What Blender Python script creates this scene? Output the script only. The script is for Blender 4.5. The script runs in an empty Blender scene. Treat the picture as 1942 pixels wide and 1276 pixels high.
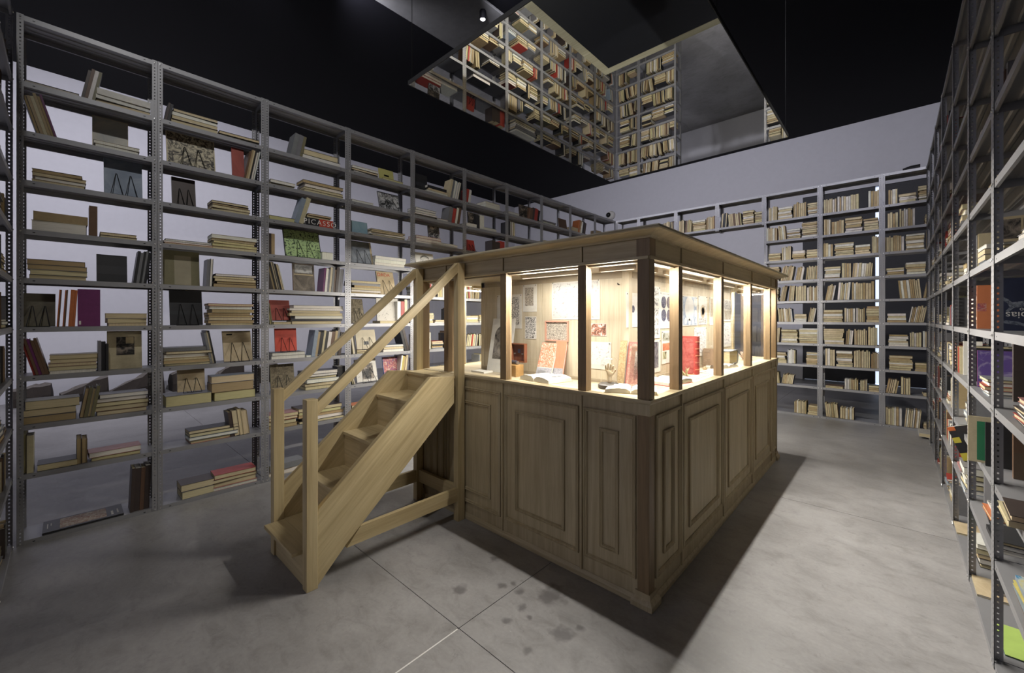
import bpy, bmesh, math, random
from mathutils import Matrix, Vector
C = bpy.context.scene
COL = C.collection
R = math.radians
# ------------------------------------------------------------------ camera
EYE, FOC, CX, HY, YAW = 1.75, 781.0, 971.0, 603.4, 0.748
cd = bpy.data.cameras.new('camera'); cam = bpy.data.objects.new('camera', cd); COL.objects.link(cam)
cd.sensor_fit = 'HORIZONTAL'; cd.sensor_width = 36.0; cd.lens = 36.0 * FOC / 1942.0
cd.shift_y = -(638.0 - HY) / 1942.0; cd.clip_start = 0.02; cd.clip_end = 100
cam.location = (0, 0, EYE); cam.rotation_euler = (math.pi / 2, 0, YAW)
C.camera = cam
# ------------------------------------------------------------------ world, exposure, hall lights, added fill lamps
w = bpy.data.worlds.new('hall_air'); C.world = w; w.use_nodes = True
w.node_tree.nodes['Background'].inputs[0].default_value = (0.55, 0.56, 0.66, 1)
w.node_tree.nodes['Background'].inputs[1].default_value = 0.05
vs = C.view_settings; vs.view_transform = 'Standard'; vs.look = 'None'; vs.gamma = 1.0; vs.use_curve_mapping = False
vs.exposure = 0.12
C.cycles.max_bounces = 10; C.cycles.glossy_bounces = 5; C.cycles.transparent_max_bounces = 16
C.cycles.diffuse_bounces = 5; C.cycles.sample_clamp_indirect = 6.0; C.cycles.caustics_reflective = False; C.cycles.caustics_refractive = False

def spot(loc, aim, watts, deg, col, blend=0.8, rad=0.08):
    l = bpy.data.lights.new('hall_or_fill_spot', 'SPOT'); l.energy = watts; l.spot_size = R(deg); l.spot_blend = blend
    l.color = col; l.shadow_soft_size = rad
    o = bpy.data.objects.new('hall_or_fill_spot', l); COL.objects.link(o); o.location = loc
    o.rotation_euler = (Vector(aim) - Vector(loc)).to_track_quat('-Z', 'Y').to_euler()
    return o
COOL = (0.90, 0.89, 1.0)
for y in (-3.5, -0.5, 2.0):                       # track lamps out of frame above the racks, washing the far left wall
    spot((-6.6, y, 6.8), (-13.2, y + 1.2, 2.2), 450, 110, COOL)
for x in (-4.6, -1.2, 1.6):                       # and the back wall
    spot((x, 4.2, 6.8), (x - 0.8, 14.4, 2.6), 390, 100, COOL)
spot((-6.2, 2.7, 6.8), (-10.5, 14.4, 3.0), 560, 110, COOL)
spot((-5.1, 4.77, 6.78), (-4.2, 5.2, 2.2), 330, 70, (1.0, 0.98, 0.94), rad=0.04)   # the one lamp in view
spot((-0.5, -0.5, 6.8), (-4.9, 3.0, 2.8), 470, 66, (1.0, 0.98, 0.97))     # added front fill, unseen lamp, onto the rack behind the stairs
spot((0.8, 7.6, 6.8), (-2.4, 6.0, 2.3), 260, 50, (1.0, 0.98, 0.92))        # unseen lamp added to brighten the far rim of the booth roof

for x in (-6.0, -1.5):                              # added fill lamps: bounce off the wall behind the camera onto the booth
    spot((x, -2.5, 6.8), (x - .5, -7.0, 2.4), 750, 120, COOL)

def strip(x0, x1, y0, y1, z, watts, tilt):
    """light bar under the booth ceiling, shining down and a little outwards"""
    l = bpy.data.lights.new('bar_light', 'AREA'); l.shape = 'RECTANGLE'; l.energy = watts; l.color = (1.0, 0.945, 0.88)
    L = max(x1 - x0, y1 - y0); l.size = L; l.size_y = 0.02
    o = bpy.data.objects.new('bar_light', l); COL.objects.link(o); o.location = ((x0 + x1) / 2, (y0 + y1) / 2, z)
    n = Vector(tilt).normalized()
    lx = Vector((1, 0, 0)) if x1 - x0 > y1 - y0 else Vector((0, 1, 0))
    ly = (-n).cross(lx)
    o.matrix_world = Matrix.Translation(o.location) @ Matrix((lx, ly, -n)).transposed().to_4x4()
    l.spread = R(170)
BW, BI = 41.0, 10.0                                # watts per metre of bar: outward light, added weak inward light for the inner walls
T = 0.95
STRIPS = []                                       # also used to build the bars themselves
for a, b in ((-3.28, -3.05), (-2.93, -2.38), (-2.20, -1.64), (-1.48, -1.24)):
    if a > -2.5: STRIPS.append((a, b, 2.50, 2.50, (0, -T, -1)))       # no bars in the bays behind the stairs
    STRIPS.append((a, b, 5.88, 5.88, (0, T, -1)))
for a, b in ((2.56, 2.80), (2.96, 3.74), (3.92, 4.72), (4.90, 5.62), (5.78, 5.84)):
    STRIPS.append((-1.225, -1.225, a, b, (T, 0, -1)))
    if a > 2.9: STRIPS.append((-3.31, -3.31, a, b, (-T, 0, -1)))
for x0, x1, y0, y1, t in STRIPS:
    strip(x0, x1, y0, y1, 2.058, BW * max(x1 - x0, y1 - y0), t)
    strip(x0, x1, y0, y1, 2.060, BI * (1.0 if x1 > x0 else 0.4) * max(x1 - x0, y1 - y0), (-t[0] * .25, -t[1] * .25, -1))

# ------------------------------------------------------------------ pixel <-> metres, on real planes
SN, CS = math.sin(YAW), math.cos(YAW)
def ray(px, py): r = (px - CX) / FOC; return Vector((CS * r - SN, SN * r + CS, (HY - py) / FOC))
def onX(px, py, x): d = ray(px, py); return Vector((0, 0, EYE)) + d * (x / d.x)
def onY(px, py, y): d = ray(px, py); return Vector((0, 0, EYE)) + d * (y / d.y)
def onZ(px, py, z): d = ray(px, py); return Vector((0, 0, EYE)) + d * ((z - EYE) / d.z)
def scale_at(p): return FOC / max(0.3, -SN * p[0] + CS * p[1])       # pixels per metre there

# ------------------------------------------------------------------ mesh builder
class MB:
    def __init__(s): s.v, s.f, s.m, s.c = [], [], [], []
    def add(s, vs_, fs, mi=0, col=None):
        b = len(s.v); s.v += [tuple(p) for p in vs_]
        for f in fs: s.f.append(tuple(b + i for i in f)); s.m.append(mi); s.c.append(col)
        return s
    def box(s, x0, x1, y0, y1, z0, z1, mi=0, col=None, M=None):
        p = [Vector(q) for q in ((x0,y0,z0),(x1,y0,z0),(x1,y1,z0),(x0,y1,z0),(x0,y0,z1),(x1,y0,z1),(x1,y1,z1),(x0,y1,z1))]
        if M is not None: p = [M @ q for q in p]
        return s.add(p, ((0,3,2,1),(4,5,6,7),(0,1,5,4),(1,2,6,5),(2,3,7,6),(3,0,4,7)), mi, col)
    def prism(s, poly, axis, a0, a1, mi=0, col=None):
        """poly of 2-D points in the plane across axis, extruded a0..a1"""
        n = len(poly)
        def P(q, a): return {'x': (a, q[0], q[1]), 'y': (q[0], a, q[1]), 'z': (q[0], q[1], a)}[axis]
        vs_ = [P(q, a0) for q in poly] + [P(q, a1) for q in poly]
        fs = [tuple(range(n)), tuple(range(2 * n - 1, n - 1, -1))] + [(i, n + i, n + (i + 1) % n, (i + 1) % n) for i in range(n)]
        return s.add(vs_, fs, mi, col)
    def loft(s, org, u, v, n, a0, a1, b0, b1, prof, cap=(False, False), mi=0):
        """rectangular frame a0..a1 x b0..b1 carried through profile points (outward offset, height along n)"""
        org, u, v, n = map(Vector, (org, u, v, n)); vs_, fs = [], []
        for o, h in prof:
            for a, b in ((a0 - o, b0 - o), (a1 + o, b0 - o), (a1 + o, b1 + o), (a0 - o, b1 + o)): vs_.append(org + u * a + v * b + n * h)
        for k in range(len(prof) - 1):
            for i in range(4): j = (i + 1) % 4; fs.append((4*k+i, 4*k+j, 4*k+4+j, 4*k+4+i))
        if cap[0]: fs.append((3, 2, 1, 0))
        if cap[1]: e = 4 * (len(prof) - 1); fs.append((e, e+1, e+2, e+3))
        return s.add(vs_, fs, mi)
    def tube(s, pts, r, n=6, mi=0, col=None, closed=False):
        pts = [Vector(p) for p in pts]; rings = []
        rr = r if isinstance(r, (list, tuple)) else [r] * len(pts)
        for i, p in enumerate(pts):
            d = (pts[min(i + 1, len(pts) - 1)] - pts[max(i - 1, 0)]).normalized()
            a = d.cross(Vector((0.31, 0.17, 0.93))).normalized(); b = d.cross(a)
            rings.append([p + (a * math.cos(2*math.pi*k/n) + b * math.sin(2*math.pi*k/n)) * rr[i] for k in range(n)])
        vs_ = [q for g in rings for q in g]; fs = []
        for i in range(len(pts) - 1):
            for k in range(n): fs.append((i*n+k, i*n+(k+1)%n, (i+1)*n+(k+1)%n, (i+1)*n+k))
        fs.append(tuple(range(n))[::-1]); e = (len(pts)-1)*n; fs.append(tuple(range(e, e+n)))
        return s.add(vs_, fs, mi, col)
    def lathe(s, prof, cx, cy, n=20, mi=0):
        vs_, fs = [], []
        for r, z in prof:
            for k in range(n): a = 2*math.pi*k/n; vs_.append((cx + r*math.cos(a), cy + r*math.sin(a), z))
        for i in range(len(prof)-1):
            for k in range(n): fs.append((i*n+k, i*n+(k+1)%n, (i+1)*n+(k+1)%n, (i+1)*n+k))
        if prof[0][0] > 1e-4: fs.append(tuple(range(n))[::-1])
        if prof[-1][0] > 1e-4: e = (len(prof)-1)*n; fs.append(tuple(range(e, e+n)))
        return s.add(vs_, fs, mi)
    def mesh(s, name, mats, off=None):
        me = bpy.data.meshes.new(name)
        vv = s.v if off is None else [(p[0]-off[0], p[1]-off[1], p[2]-off[2]) for p in s.v]
        me.from_pydata(vv, [], s.f)
        for m in (mats if isinstance(mats, (list, tuple)) else [mats]): me.materials.append(m)
        me.polygons.foreach_set('material_index', s.m)
        if any(c is not None for c in s.c):
            at = me.color_attributes.new('Col', 'FLOAT_COLOR', 'CORNER'); buf = []
            for f, c in zip(s.f, s.c):
                c = c or (1, 1, 1); buf += [c[0], c[1], c[2], 1.0] * len(f)
            at.data.foreach_set('color', buf)
        me.update()
        return me

def link(name, me, parent=None, M=None):
    o = bpy.data.objects.new(name, me); COL.objects.link(o)
    if parent is not None: o.parent = parent
    if M is not None: o.matrix_local = M
    return o
def wpos(o):
    p = Vector((0, 0, 0))
    while o is not None: p = p + o.location; o = o.parent
    return p
def part(name, mb, mat, parent, smooth=False, bevel=0, label=None):
    """mb is in room coordinates; the parent chain is only ever moved, not turned"""
    off = wpos(parent) if parent is not None else None
    o = link(name, mb.mesh(name, mat, off), parent)
    if smooth: o.data.polygons.foreach_set('use_smooth', [True] * len(o.data.polygons))
    if bevel:
        b = o.modifiers.new('edge', 'BEVEL'); b.width = bevel; b.segments = 2; b.limit_method = 'ANGLE'; b.angle_limit = R(50)
    if label: o['label'] = label
    return o
def tag(o, label, cat, group=None):
    o['label'] = label; o['category'] = cat
    if group: o['group'] = group
    return o
def thing(name, label, cat, loc=(0, 0, 0), group=None):
    o = bpy.data.objects.new(name, None); COL.objects.link(o); o.location = loc; o.empty_display_size = 0.1
    return tag(o, label, cat, group)
def struct(name, mb, mat, parent=None):
    o = part(name, mb, mat, parent)
    if parent is None: o['kind'] = 'structure'
    return o

# ------------------------------------------------------------------ materials
def new_mat(name):
    m = bpy.data.materials.new(name); m.use_nodes = True; nt = m.node_tree
    return m, nt, nt.nodes['Principled BSDF']
def node(nt, t, **kw):
    n = nt.nodes.new(t)
    for k, v in kw.items():
        if k.startswith('i_'): n.inputs[k[2:].replace('_', ' ')].default_value = v
        else: setattr(n, k, v)
    return n
def ramp(nt, fac, stops):
    r = nt.nodes.new('ShaderNodeValToRGB'); e = r.color_ramp.elements
    while len(e) < len(stops): e.new(0.5)
    for k, (p, c) in enumerate(stops): e[k].position = p; e[k].color = (*c, 1)
    nt.links.new(fac, r.inputs[0]); return r.outputs[0]
def coords(nt, sc=(1, 1, 1), rot=(0, 0, 0), kind='Object', loc=(0, 0, 0), tex=False):
    t = nt.nodes.new('ShaderNodeTexCoord'); m = nt.nodes.new('ShaderNodeMapping'); m.vector_type = 'TEXTURE' if tex else 'POINT'
    m.inputs['Scale'].default_value = sc; m.inputs['Rotation'].default_value = rot; m.inputs['Location'].default_value = loc
    nt.links.new(t.outputs[kind], m.inputs[0]); return m.outputs[0]
def noise(nt, vec, scale, detail=4, rough=0.55, dist=0.0):
    n = node(nt, 'ShaderNodeTexNoise'); n.inputs['Scale'].default_value = scale; n.inputs['Detail'].default_value = detail
    n.inputs['Roughness'].default_value = rough; n.inputs['Distortion'].default_value = dist
    nt.links.new(vec, n.inputs['Vector']); return n.outputs[0]
def mix(nt, fac, a, b, mode='MIX'):
    m = node(nt, 'ShaderNodeMix', data_type='RGBA', blend_type=mode)
    for s_, v in ((0, fac), (6, a), (7, b)):
        if hasattr(v, 'is_linked') or hasattr(v, 'links'): nt.links.new(v, m.inputs[s_])
        elif isinstance(v, (int, float)): m.inputs[s_].default_value = v
        else: m.inputs[s_].default_value = (*v, 1)
    return m.outputs[2]
def bump(nt, h, p, strength=0.1, dist=0.002):
    b = node(nt, 'ShaderNodeBump'); b.inputs['Strength'].default_value = strength; b.inputs['Distance'].default_value = dist
    nt.links.new(h, b.inputs['Height']); nt.links.new(b.outputs[0], p.inputs['Normal'])
def plain(name, col, rough=0.5, metal=0.0, spec=0.5, var=0.09):
    m, nt, p = new_mat(name); p.inputs['Base Color'].default_value = (*col, 1); p.inputs['Roughness'].default_value = rough
    p.inputs['Metallic'].default_value = metal; p.inputs['Specular IOR Level'].default_value = spec
    n = noise(nt, coords(nt), 9.0); c = ramp(nt, n, ((0.3, tuple(x * (1 - var) for x in col)), (0.7, tuple(min(1, x * (1 + var)) for x in col))))
    nt.links.new(c, p.inputs['Base Color']); return m
def wood(name, lo, hi, axis='z', rot=(0, 0, 0), knots=True, rough=0.5, fine=1.0):
    m, nt, p = new_mat(name); p.inputs['Roughness'].default_value = rough
    k = {'x': (0.05, 1, 1), 'y': (1, 0.05, 1), 'z': (1, 1, 0.05)}[axis]
    v = coords(nt, k) if rot == (0, 0, 0) else coords(nt, tuple(1 / q for q in k), rot, tex=True)
    a = noise(nt, v, 55 * fine, 5, 0.65, 0.3); b = noise(nt, v, 9 * fine, 3, 0.5, 1.2)
    c1 = ramp(nt, b, ((0.32, lo), (0.5, tuple((x + y) / 2 for x, y in zip(lo, hi))), (0.68, hi)))
    c2 = ramp(nt, a, ((0.35, (0.80, 0.77, 0.72)), (0.62, (1.03, 1.03, 1.01))))
    c = mix(nt, 0.75, c1, c2, 'MULTIPLY')
    if knots:
        n3 = noise(nt, coords(nt, (1, 1, 1)), 2.2, 2); c = mix(nt, 0.35, c, ramp(nt, n3, ((0.35, (0.80, 0.74, 0.66)), (0.7, (1.08, 1.07, 1.02)))), 'MULTIPLY')
    nt.links.new(c, p.inputs['Base Color']); bump(nt, a, p, 0.12, 0.001)
    return m
OLO, OHI = (0.43, 0.36, 0.230), (0.53, 0.455, 0.305)
W = {a: wood('ply_' + a, OLO, OHI, a) for a in 'xyz'}
WD = wood('oak_post', (0.175, 0.118, 0.062), (0.285, 0.200, 0.110), 'z', fine=1.4)
PLO, PHI = (0.49, 0.390, 0.215), (0.64, 0.535, 0.325)
PW = {a: wood('pine_' + a, PLO, PHI, a, fine=0.8) for a in 'xyz'}
PWS = wood('pine_slope', (0.46, 0.365, 0.200), (0.64, 0.53, 0.315), 'y', rot=(0.724, 0, 0), fine=0.9)
IW = wood('pale_birch', (0.53, 0.465, 0.345), (0.62, 0.56, 0.435), 'z')
IWX = wood('pale_birch_floor', (0.36, 0.31, 0.22), (0.46, 0.40, 0.30), 'x')
STEEL, nt, p = new_mat('grey_painted_steel')
p.inputs['Roughness'].default_value = 0.46; p.inputs['Metallic'].default_value = 0.45
nt.links.new(ramp(nt, noise(nt, coords(nt), 3.0), ((0.3, (0.30, 0.30, 0.312)), (0.7, (0.345, 0.345, 0.357)))), p.inputs['Base Color'])
BOLT = plain('zinc_bolt', (0.75, 0.75, 0.74), 0.3, 0.9)
BLACK = plain('black_ceiling', (0.0016, 0.0016, 0.0024), 0.6, 0, 0.08)
GREYC = plain('grey_concrete_beam', (0.075, 0.075, 0.075), 0.8)
WALL = plain('white_plaster', (0.66, 0.655, 0.69), 0.85, var=0.02)
DARKW = plain('dark_wall', (0.045, 0.045, 0.05), 0.8)
DOORM = plain('dark_door', (0.022, 0.022, 0.026), 0.6)
WIRE = plain('black_wire', (0.012, 0.012, 0.012), 0.4, 0.5)
ROOF = plain('black_roof_felt', (0.012, 0.013, 0.018), 0.45)
def emit(name, col, s):
    m, nt, p = new_mat(name); p.inputs['Base Color'].default_value = (*col, 1)
    p.inputs['Emission Color'].default_value = (*col, 1); p.inputs['Emission Strength'].default_value = s; return m
GAP = emit('daylight_gap', (0.70, 0.80, 1.0), 1.1)
LAMP = emit('lamp_face', (0.95, 0.95, 1.0), 30)
BARE = emit('bar_diffuser', (1.0, 0.93, 0.82), 0.9)
MIRROR, nt, p = new_mat('mirror_glass'); p.inputs['Base Color'].default_value = (0.74, 0.75, 0.74, 1); p.inputs['Metallic'].default_value = 1; p.inputs['Roughness'].default_value = 0.0
GLASS, nt, p = new_mat('window_glass'); nt.nodes.remove(p)
tr = node(nt, 'ShaderNodeBsdfTransparent'); gl = node(nt, 'ShaderNodeBsdfGlossy'); gl.inputs['Roughness'].default_value = 0.0
tr.inputs[0].default_value = (0.985, 0.99, 0.985, 1)
fr = node(nt, 'ShaderNodeFresnel'); fr.inputs[0].default_value = 1.45; ms = node(nt, 'ShaderNodeMixShader')
ge = node(nt, 'ShaderNodeNewGeometry'); sb = node(nt, 'ShaderNodeMath', operation='SUBTRACT'); sb.inputs[0].default_value = 1.0; nt.links.new(ge.outputs['Backfacing'], sb.inputs[1])
mu = node(nt, 'ShaderNodeMath', operation='MULTIPLY'); nt.links.new(fr.outputs[0], mu.inputs[0]); nt.links.new(sb.outputs[0], mu.inputs[1])   # the far face of the pane adds no second mirror
nt.links.new(mu.outputs[0], ms.inputs[0]); nt.links.new(tr.outputs[0], ms.inputs[1]); nt.links.new(gl.outputs[0], ms.inputs[2])
nt.links.new(ms.outputs[0], nt.nodes['Material Output'].inputs[0])
CONC, nt, p = new_mat('polished_concrete')
v = coords(nt, loc=(0, 0, 0), kind='Object'); n1 = noise(nt, v, 0.9, 6, 0.6, 0.4); n2 = noise(nt, coords(nt, (1, 1.8, 1), (0, 0, 0.6)), 5.0, 8, 0.7, 0.8); n3 = noise(nt, v, 45, 4)
c = ramp(nt, n1, ((0.3, (0.228, 0.220, 0.216)), (0.52, (0.300, 0.291, 0.287)), (0.72, (0.372, 0.363, 0.360))))
c = mix(nt, 0.7, c, ramp(nt, n2, ((0.28, (0.62, 0.61, 0.59)), (0.5, (1, 1, 1)), (0.75, (1.18, 1.18, 1.18)))), 'MULTIPLY')
c = mix(nt, ramp(nt, noise(nt, coords(nt, (1, 2.6, 1), (0, 0, 0.9)), 38, 3, 0.5), ((0.70, (0, 0, 0)), (0.78, (0.55,) * 3))), c, (0.50, 0.49, 0.48))   # scuffs
c = mix(nt, ramp(nt, noise(nt, coords(nt, (1.6, 1, 1), (0, 0, 0.3)), 11, 6, 0.75), ((0.28, (0.55,) * 3), (0.40, (0, 0, 0)))), c, (0.13, 0.125, 0.12))
c = mix(nt, 0.35, c, ramp(nt, n3, ((0.3, (0.8, 0.8, 0.8)), (0.7, (1.1, 1.1, 1.1)))), 'MULTIPLY')
for sx_, sy_, sr_ in [(-2.058, 1.713, 0.051), (-1.591, 2.078, 0.087), (-1.347, 1.86, 0.058), (-1.881, 1.921, 0.031), (-1.837, 2.005, 0.028), (-1.767, 1.969, 0.03), (-1.652, 1.86, 0.032), (-1.641, 1.728, 0.027), (-1.298, 1.963, 0.027), (-1.568, 1.835, 0.022), (-2.129, 2.108, 0.038), (-1.413, 1.641, 0.03)]:      # old oil stains
    dn = node(nt, 'ShaderNodeVectorMath', operation='DISTANCE'); dn.inputs[1].default_value = (sx_, sy_, 0)
    wob = node(nt, 'ShaderNodeTexNoise'); wob.inputs['Scale'].default_value = 14; nt.links.new(v, wob.inputs['Vector'])
    of = node(nt, 'ShaderNodeVectorMath', operation='MULTIPLY_ADD'); of.inputs[1].default_value = (sr_ * 2.4,) * 3; nt.links.new(wob.outputs['Color'], of.inputs[0])
    sh = node(nt, 'ShaderNodeVectorMath', operation='ADD'); sh.inputs[1].default_value = (-sr_ * 1.2,) * 3; nt.links.new(v, sh.inputs[0]); nt.links.new(sh.outputs[0], of.inputs[2])
    fl = node(nt, 'ShaderNodeVectorMath', operation='MULTIPLY'); fl.inputs[1].default_value = (1, 1, 0); nt.links.new(of.outputs[0], fl.inputs[0])
    nt.links.new(fl.outputs[0], dn.inputs[0]); mr = node(nt, 'ShaderNodeMapRange'); mr.inputs[1].default_value = sr_ * .5; mr.inputs[2].default_value = sr_ * 1.25; mr.inputs[3].default_value = .62; mr.inputs[4].default_value = 0
    nt.links.new(dn.outputs['Value'], mr.inputs[0]); c = mix(nt, mr.outputs[0], c, (0.075, 0.068, 0.070))
nt.links.new(c, p.inputs['Base Color'])
nt.links.new(ramp(nt, n2, ((0.3, (0.34,) * 3), (0.7, (0.52,) * 3))), p.inputs['Roughness']); bump(nt, n2, p, 0.06, 0.002)
GROUT = plain('joint_filler', (0.09, 0.088, 0.082), 0.7); BRIGHT = plain('bright_joint_strip', (0.80, 0.79, 0.78), 0.35, 0.3)
COVER, nt, p = new_mat('book_cover'); at = node(nt, 'ShaderNodeVertexColor', layer_name='Col')
c = mix(nt, 0.6, at.outputs[0], ramp(nt, noise(nt, coords(nt), 26, 5, 0.7), ((0.3, (0.78, 0.77, 0.74)), (0.7, (1.12, 1.12, 1.1)))), 'MULTIPLY')
nt.links.new(c, p.inputs['Base Color']); p.inputs['Roughness'].default_value = 0.45
PAGES, nt, p = new_mat('book_pages'); at = node(nt, 'ShaderNodeVertexColor', layer_name='Col')
c = mix(nt, 0.8, at.outputs[0], ramp(nt, noise(nt, coords(nt, (1, 60, 1)), 9, 3, 0.6), ((0.3, (0.72, 0.70, 0.64)), (0.65, (1.06, 1.06, 1.05)))), 'MULTIPLY')
nt.links.new(c, p.inputs['Base Color']); p.inputs['Roughness'].default_value = 0.85
PAPER = plain('paper', (0.66, 0.64, 0.58), 0.8); TANP = plain('tan_paper', (0.50, 0.41, 0.25), 0.7)
_art = {}
def art(ink, ground, scale=60, lo=0.46, hi=0.54, sx=(1, 1, 1), dist=1.0, mid=None):
    """printed picture: ink patches on a ground colour"""
    k = (ink, ground, scale, lo, hi, sx, dist, mid)
    if k not in _art:
        m, nt, p = new_mat('print'); p.inputs['Roughness'].default_value = 0.6
        n = noise(nt, coords(nt, sx), scale, 6, 0.62, dist)
        st = [(lo, ink), (hi, ground)] if mid is None else [(lo, ink), ((lo + hi) / 2, mid), (hi, ground)]
        nt.links.new(ramp(nt, n, st), p.inputs['Base Color']); _art[k] = m
    return _art[k]
DK, WH, CRM = (0.03, 0.03, 0.03), (0.72, 0.70, 0.66), (0.55, 0.47, 0.30)
ENGR = art(DK, WH, 90, 0.42, 0.56); ENGR2 = art((0.05, 0.04, 0.035), (0.62, 0.56, 0.46), 110, 0.40, 0.58, dist=2.0)
FAINT = art((0.30, 0.29, 0.28), (0.56, 0.55, 0.52), 45, 0.38, 0.44)

# ------------------------------------------------------------------ the setting
XW, YB, ZC = -13.2, 14.4, 7.0
XR, YF = 3.4, -7.0
struct('floor', MB().box(XW - .2, XR + .2, YF - .2, YB + .2, -0.14, -0.012), GROUT)
floor = bpy.data.objects['floor']
S0, SX0, SY0 = 3.243, -1.802, 1.500
def cuts(o, lo, hi): return [o + S0 * k for k in range(-8, 9) if lo + .3 < o + S0 * k < hi - .3]
gx = [XW] + cuts(SX0, XW, XR) + [XR]; gy = [YF] + cuts(SY0, YF, YB) + [YB]
for i in range(len(gx) - 1):
    for j in range(len(gy) - 1):
        part('concrete_slab', MB().box(gx[i] + .0022, gx[i+1] - .0022, gy[j] + .0022, gy[j+1] - .0022, -0.012, 0), CONC, floor)
part('joint_strip', MB().box(SX0 - .004, SX0 + .004, SY0 - S0 + .01, SY0 - .01, -0.012, 0.0004), BRIGHT, floor, label='bright metal strip in the floor joint')
struct('ceiling', MB().box(XW - .2, XR + .2, YF - .2, YB + .2, ZC, ZC + .15), BLACK)
struct('trim_1', MB().box(-6.22, -4.93, YF, 10.5, ZC - .05, ZC - .001), GREYC)
struct('wall_left', MB().box(XW - .2, XW, YF, YB, 0, ZC), WALL)
struct('wall_back', MB().box(XW - .2, -1.93, YB, YB + .2, 0, ZC).box(-1.93, XR + .2, YB, YB + .2, 5.22, ZC), WALL)
struct('wall_right', MB().box(XR, XR + .2, YF, YB, 0, ZC), DARKW)
struct('wall_front', MB().box(XW - .2, XR + .2, YF - .2, YF, 0, ZC), WALL)
d1 = thing('door_1', 'tall dark doorway behind the far rack', 'door', (-1.93, YB, 0)); d1['kind'] = 'structure'
del d1['category']
part('door_leaf', MB().box(-1.925, -0.362, YB + .02, YB + .08, 0.014, 5.21), DOORM, d1)
part('door_leaf', MB().box(-0.288, XR, YB + .02, YB + .08, 0.014, 5.21), DOORM, d1)
part('daylight_gap', MB().box(-0.362, -0.288, YB + .12, YB + .14, 0.0, 5.21).box(-1.9, XR, YB + .12, YB + .14, 0.0, 0.03), GAP, d1, label='bright gap of daylight between the dark leaves')
part('back_panel', MB().box(-1.93, XR + .1, YB + .18, YB + .2, 0, 5.22), DARKW, d1)

# ------------------------------------------------------------------ steel racks
LEV = [z * 1.75 for z in (.020, .311, .528, .744, .961, 1.178, 1.394, 1.611, 1.828, 2.044, 2.333)]   # top of each shelf
ZTOP = LEV[10] + .004
def upright_mesh(h, sx, sy, w_=0.036, t=0.002, pitch=0.028, z0=0.0):
    """slotted angle: corner at the origin, one flange along sx*x, the other along sy*y, real holes"""
    mb = MB(); n = max(1, int(h / pitch)); hs = 0.0042
    for fl in (0, 1):
        s = sx if fl == 0 else sy
        zs = z0
        for k in range(n):
            za, zb = z0 + h * k / n, z0 + h * (k + 1) / n; zm = (za + zb) / 2; c = w_ * 0.52
            hz = hs * 1.25
            for side in (0, 1):
                tt = t * side
                def P(a, z):
                    return (s * a, sy * tt, z) if fl == 0 else (sx * tt, s * a, z)
                q = [P(0, za), P(w_, za), P(w_, zb), P(0, zb), P(c - hs, zm - hz), P(c + hs, zm - hz), P(c + hs, zm + hz), P(c - hs, zm + hz)]
                mb.add(q, ((0,1,5,4),(1,2,6,5),(2,3,7,6),(3,0,4,7)))
    return mb.mesh('upright', STEEL)
UP = {}
def upright(sx, sy, h, z0=0.0):
    k = (sx, sy, round(h, 3), round(z0, 3))
    if k not in UP: UP[k] = upright_mesh(h, sx, sy, z0=z0)
    return UP[k]
SH = {}
def shelf_mesh(L, D, bolts=True):
    """folded steel tray: top sheet with two ribs, front and back lip, end lips; origin at its front left top corner, x along, y back"""
    k = (round(L, 3), round(D, 3))
    if k in SH: return SH[k]
    mb = MB(); t, lip = 0.0016, 0.040
    mb.box(0, L, 0, D, -t, 0)
    for y0, y1 in ((0, t), (D - t, D)): mb.box(0, L, y0, y1, -lip, -t)
    for y0, y1 in ((t, 0.014), (D - 0.014, D - t)): mb.box(0.01, L - 0.01, y0, y1, -lip, -lip + t)
    for x0, x1 in ((0, t), (L - t, L)): mb.box(x0, x1, t, D - t, -lip, -t)
    for f in (0.28, 0.5, 0.72):                       # pressed ribs under the sheet
        mb.prism([(D * f - .016, -t), (D * f - .008, -t - .007), (D * f + .008, -t - .007), (D * f + .016, -t)], 'x', .02, L - .02)
    for x in (0.085, L - 0.085):                      # slots in the lip
        mb.box(x - .007, x + .007, -0.0004, 0, -.024, -.018, 1)
    SH[k] = mb.mesh('shelf', [STEEL, WIRE]); return SH[k]
DEP = 0.32
def make_rack(name, label, group, origin, along, back, L, D=DEP, levels=LEV, legs=(True, True, True, True), z0=0.0):
    """one free-standing bay; origin front corner on the floor, along/back unit axis vectors"""
    A, B = Vector(along), Vector(back)
    t = thing(name, label, 'shelving unit', origin, group)
    Mx = Matrix((A, B, Vector((0, 0, 1)))).transposed().to_4x4()
    g = 0.0012; h = ZTOP - z0
    for x, y, sx, sy in ((g, 0, 1, 1), (L - g, 0, -1, 1), (g, D, 1, -1), (L - g, D, -1, -1)):
        link('upright', upright(sx, sy, h, z0), t, Mx @ Matrix.Translation((x, y, 0)))
    sm = shelf_mesh(L - .007, D - .006)
    for z in levels: link('shelf', sm, t, Mx @ Matrix.Translation((.0035, .003, z)))
    bm = MB()
    for z in levels:
        for x in (.0195, L - .0195):
            for y, s in ((-.0005, -1), (D + .0005, 1)):
                bm.lathe([(.0065, 0), (.0055, .003), (0.0, .0042)], 0, 0, 6); k = 18
                zc_ = z - .018
                bm.v[-k:] = [(x + v_[0], y + s * v_[2], zc_ + v_[1]) for v_ in bm.v[-k:]]
    b = link('bolts', bm.mesh('bolts', BOLT), t, Mx); b['kind'] = 'stuff'
    return t
ORD = ['first', 'second', 'third', 'fourth', 'fifth', 'sixth', 'seventh', 'eighth', 'ninth', 'tenth', 'eleventh', 'twelfth', 'thirteenth', 'fourteenth', 'fifteenth', 'sixteenth', 'seventeenth', 'eighteenth', 'nineteenth', 'twentieth']
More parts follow.
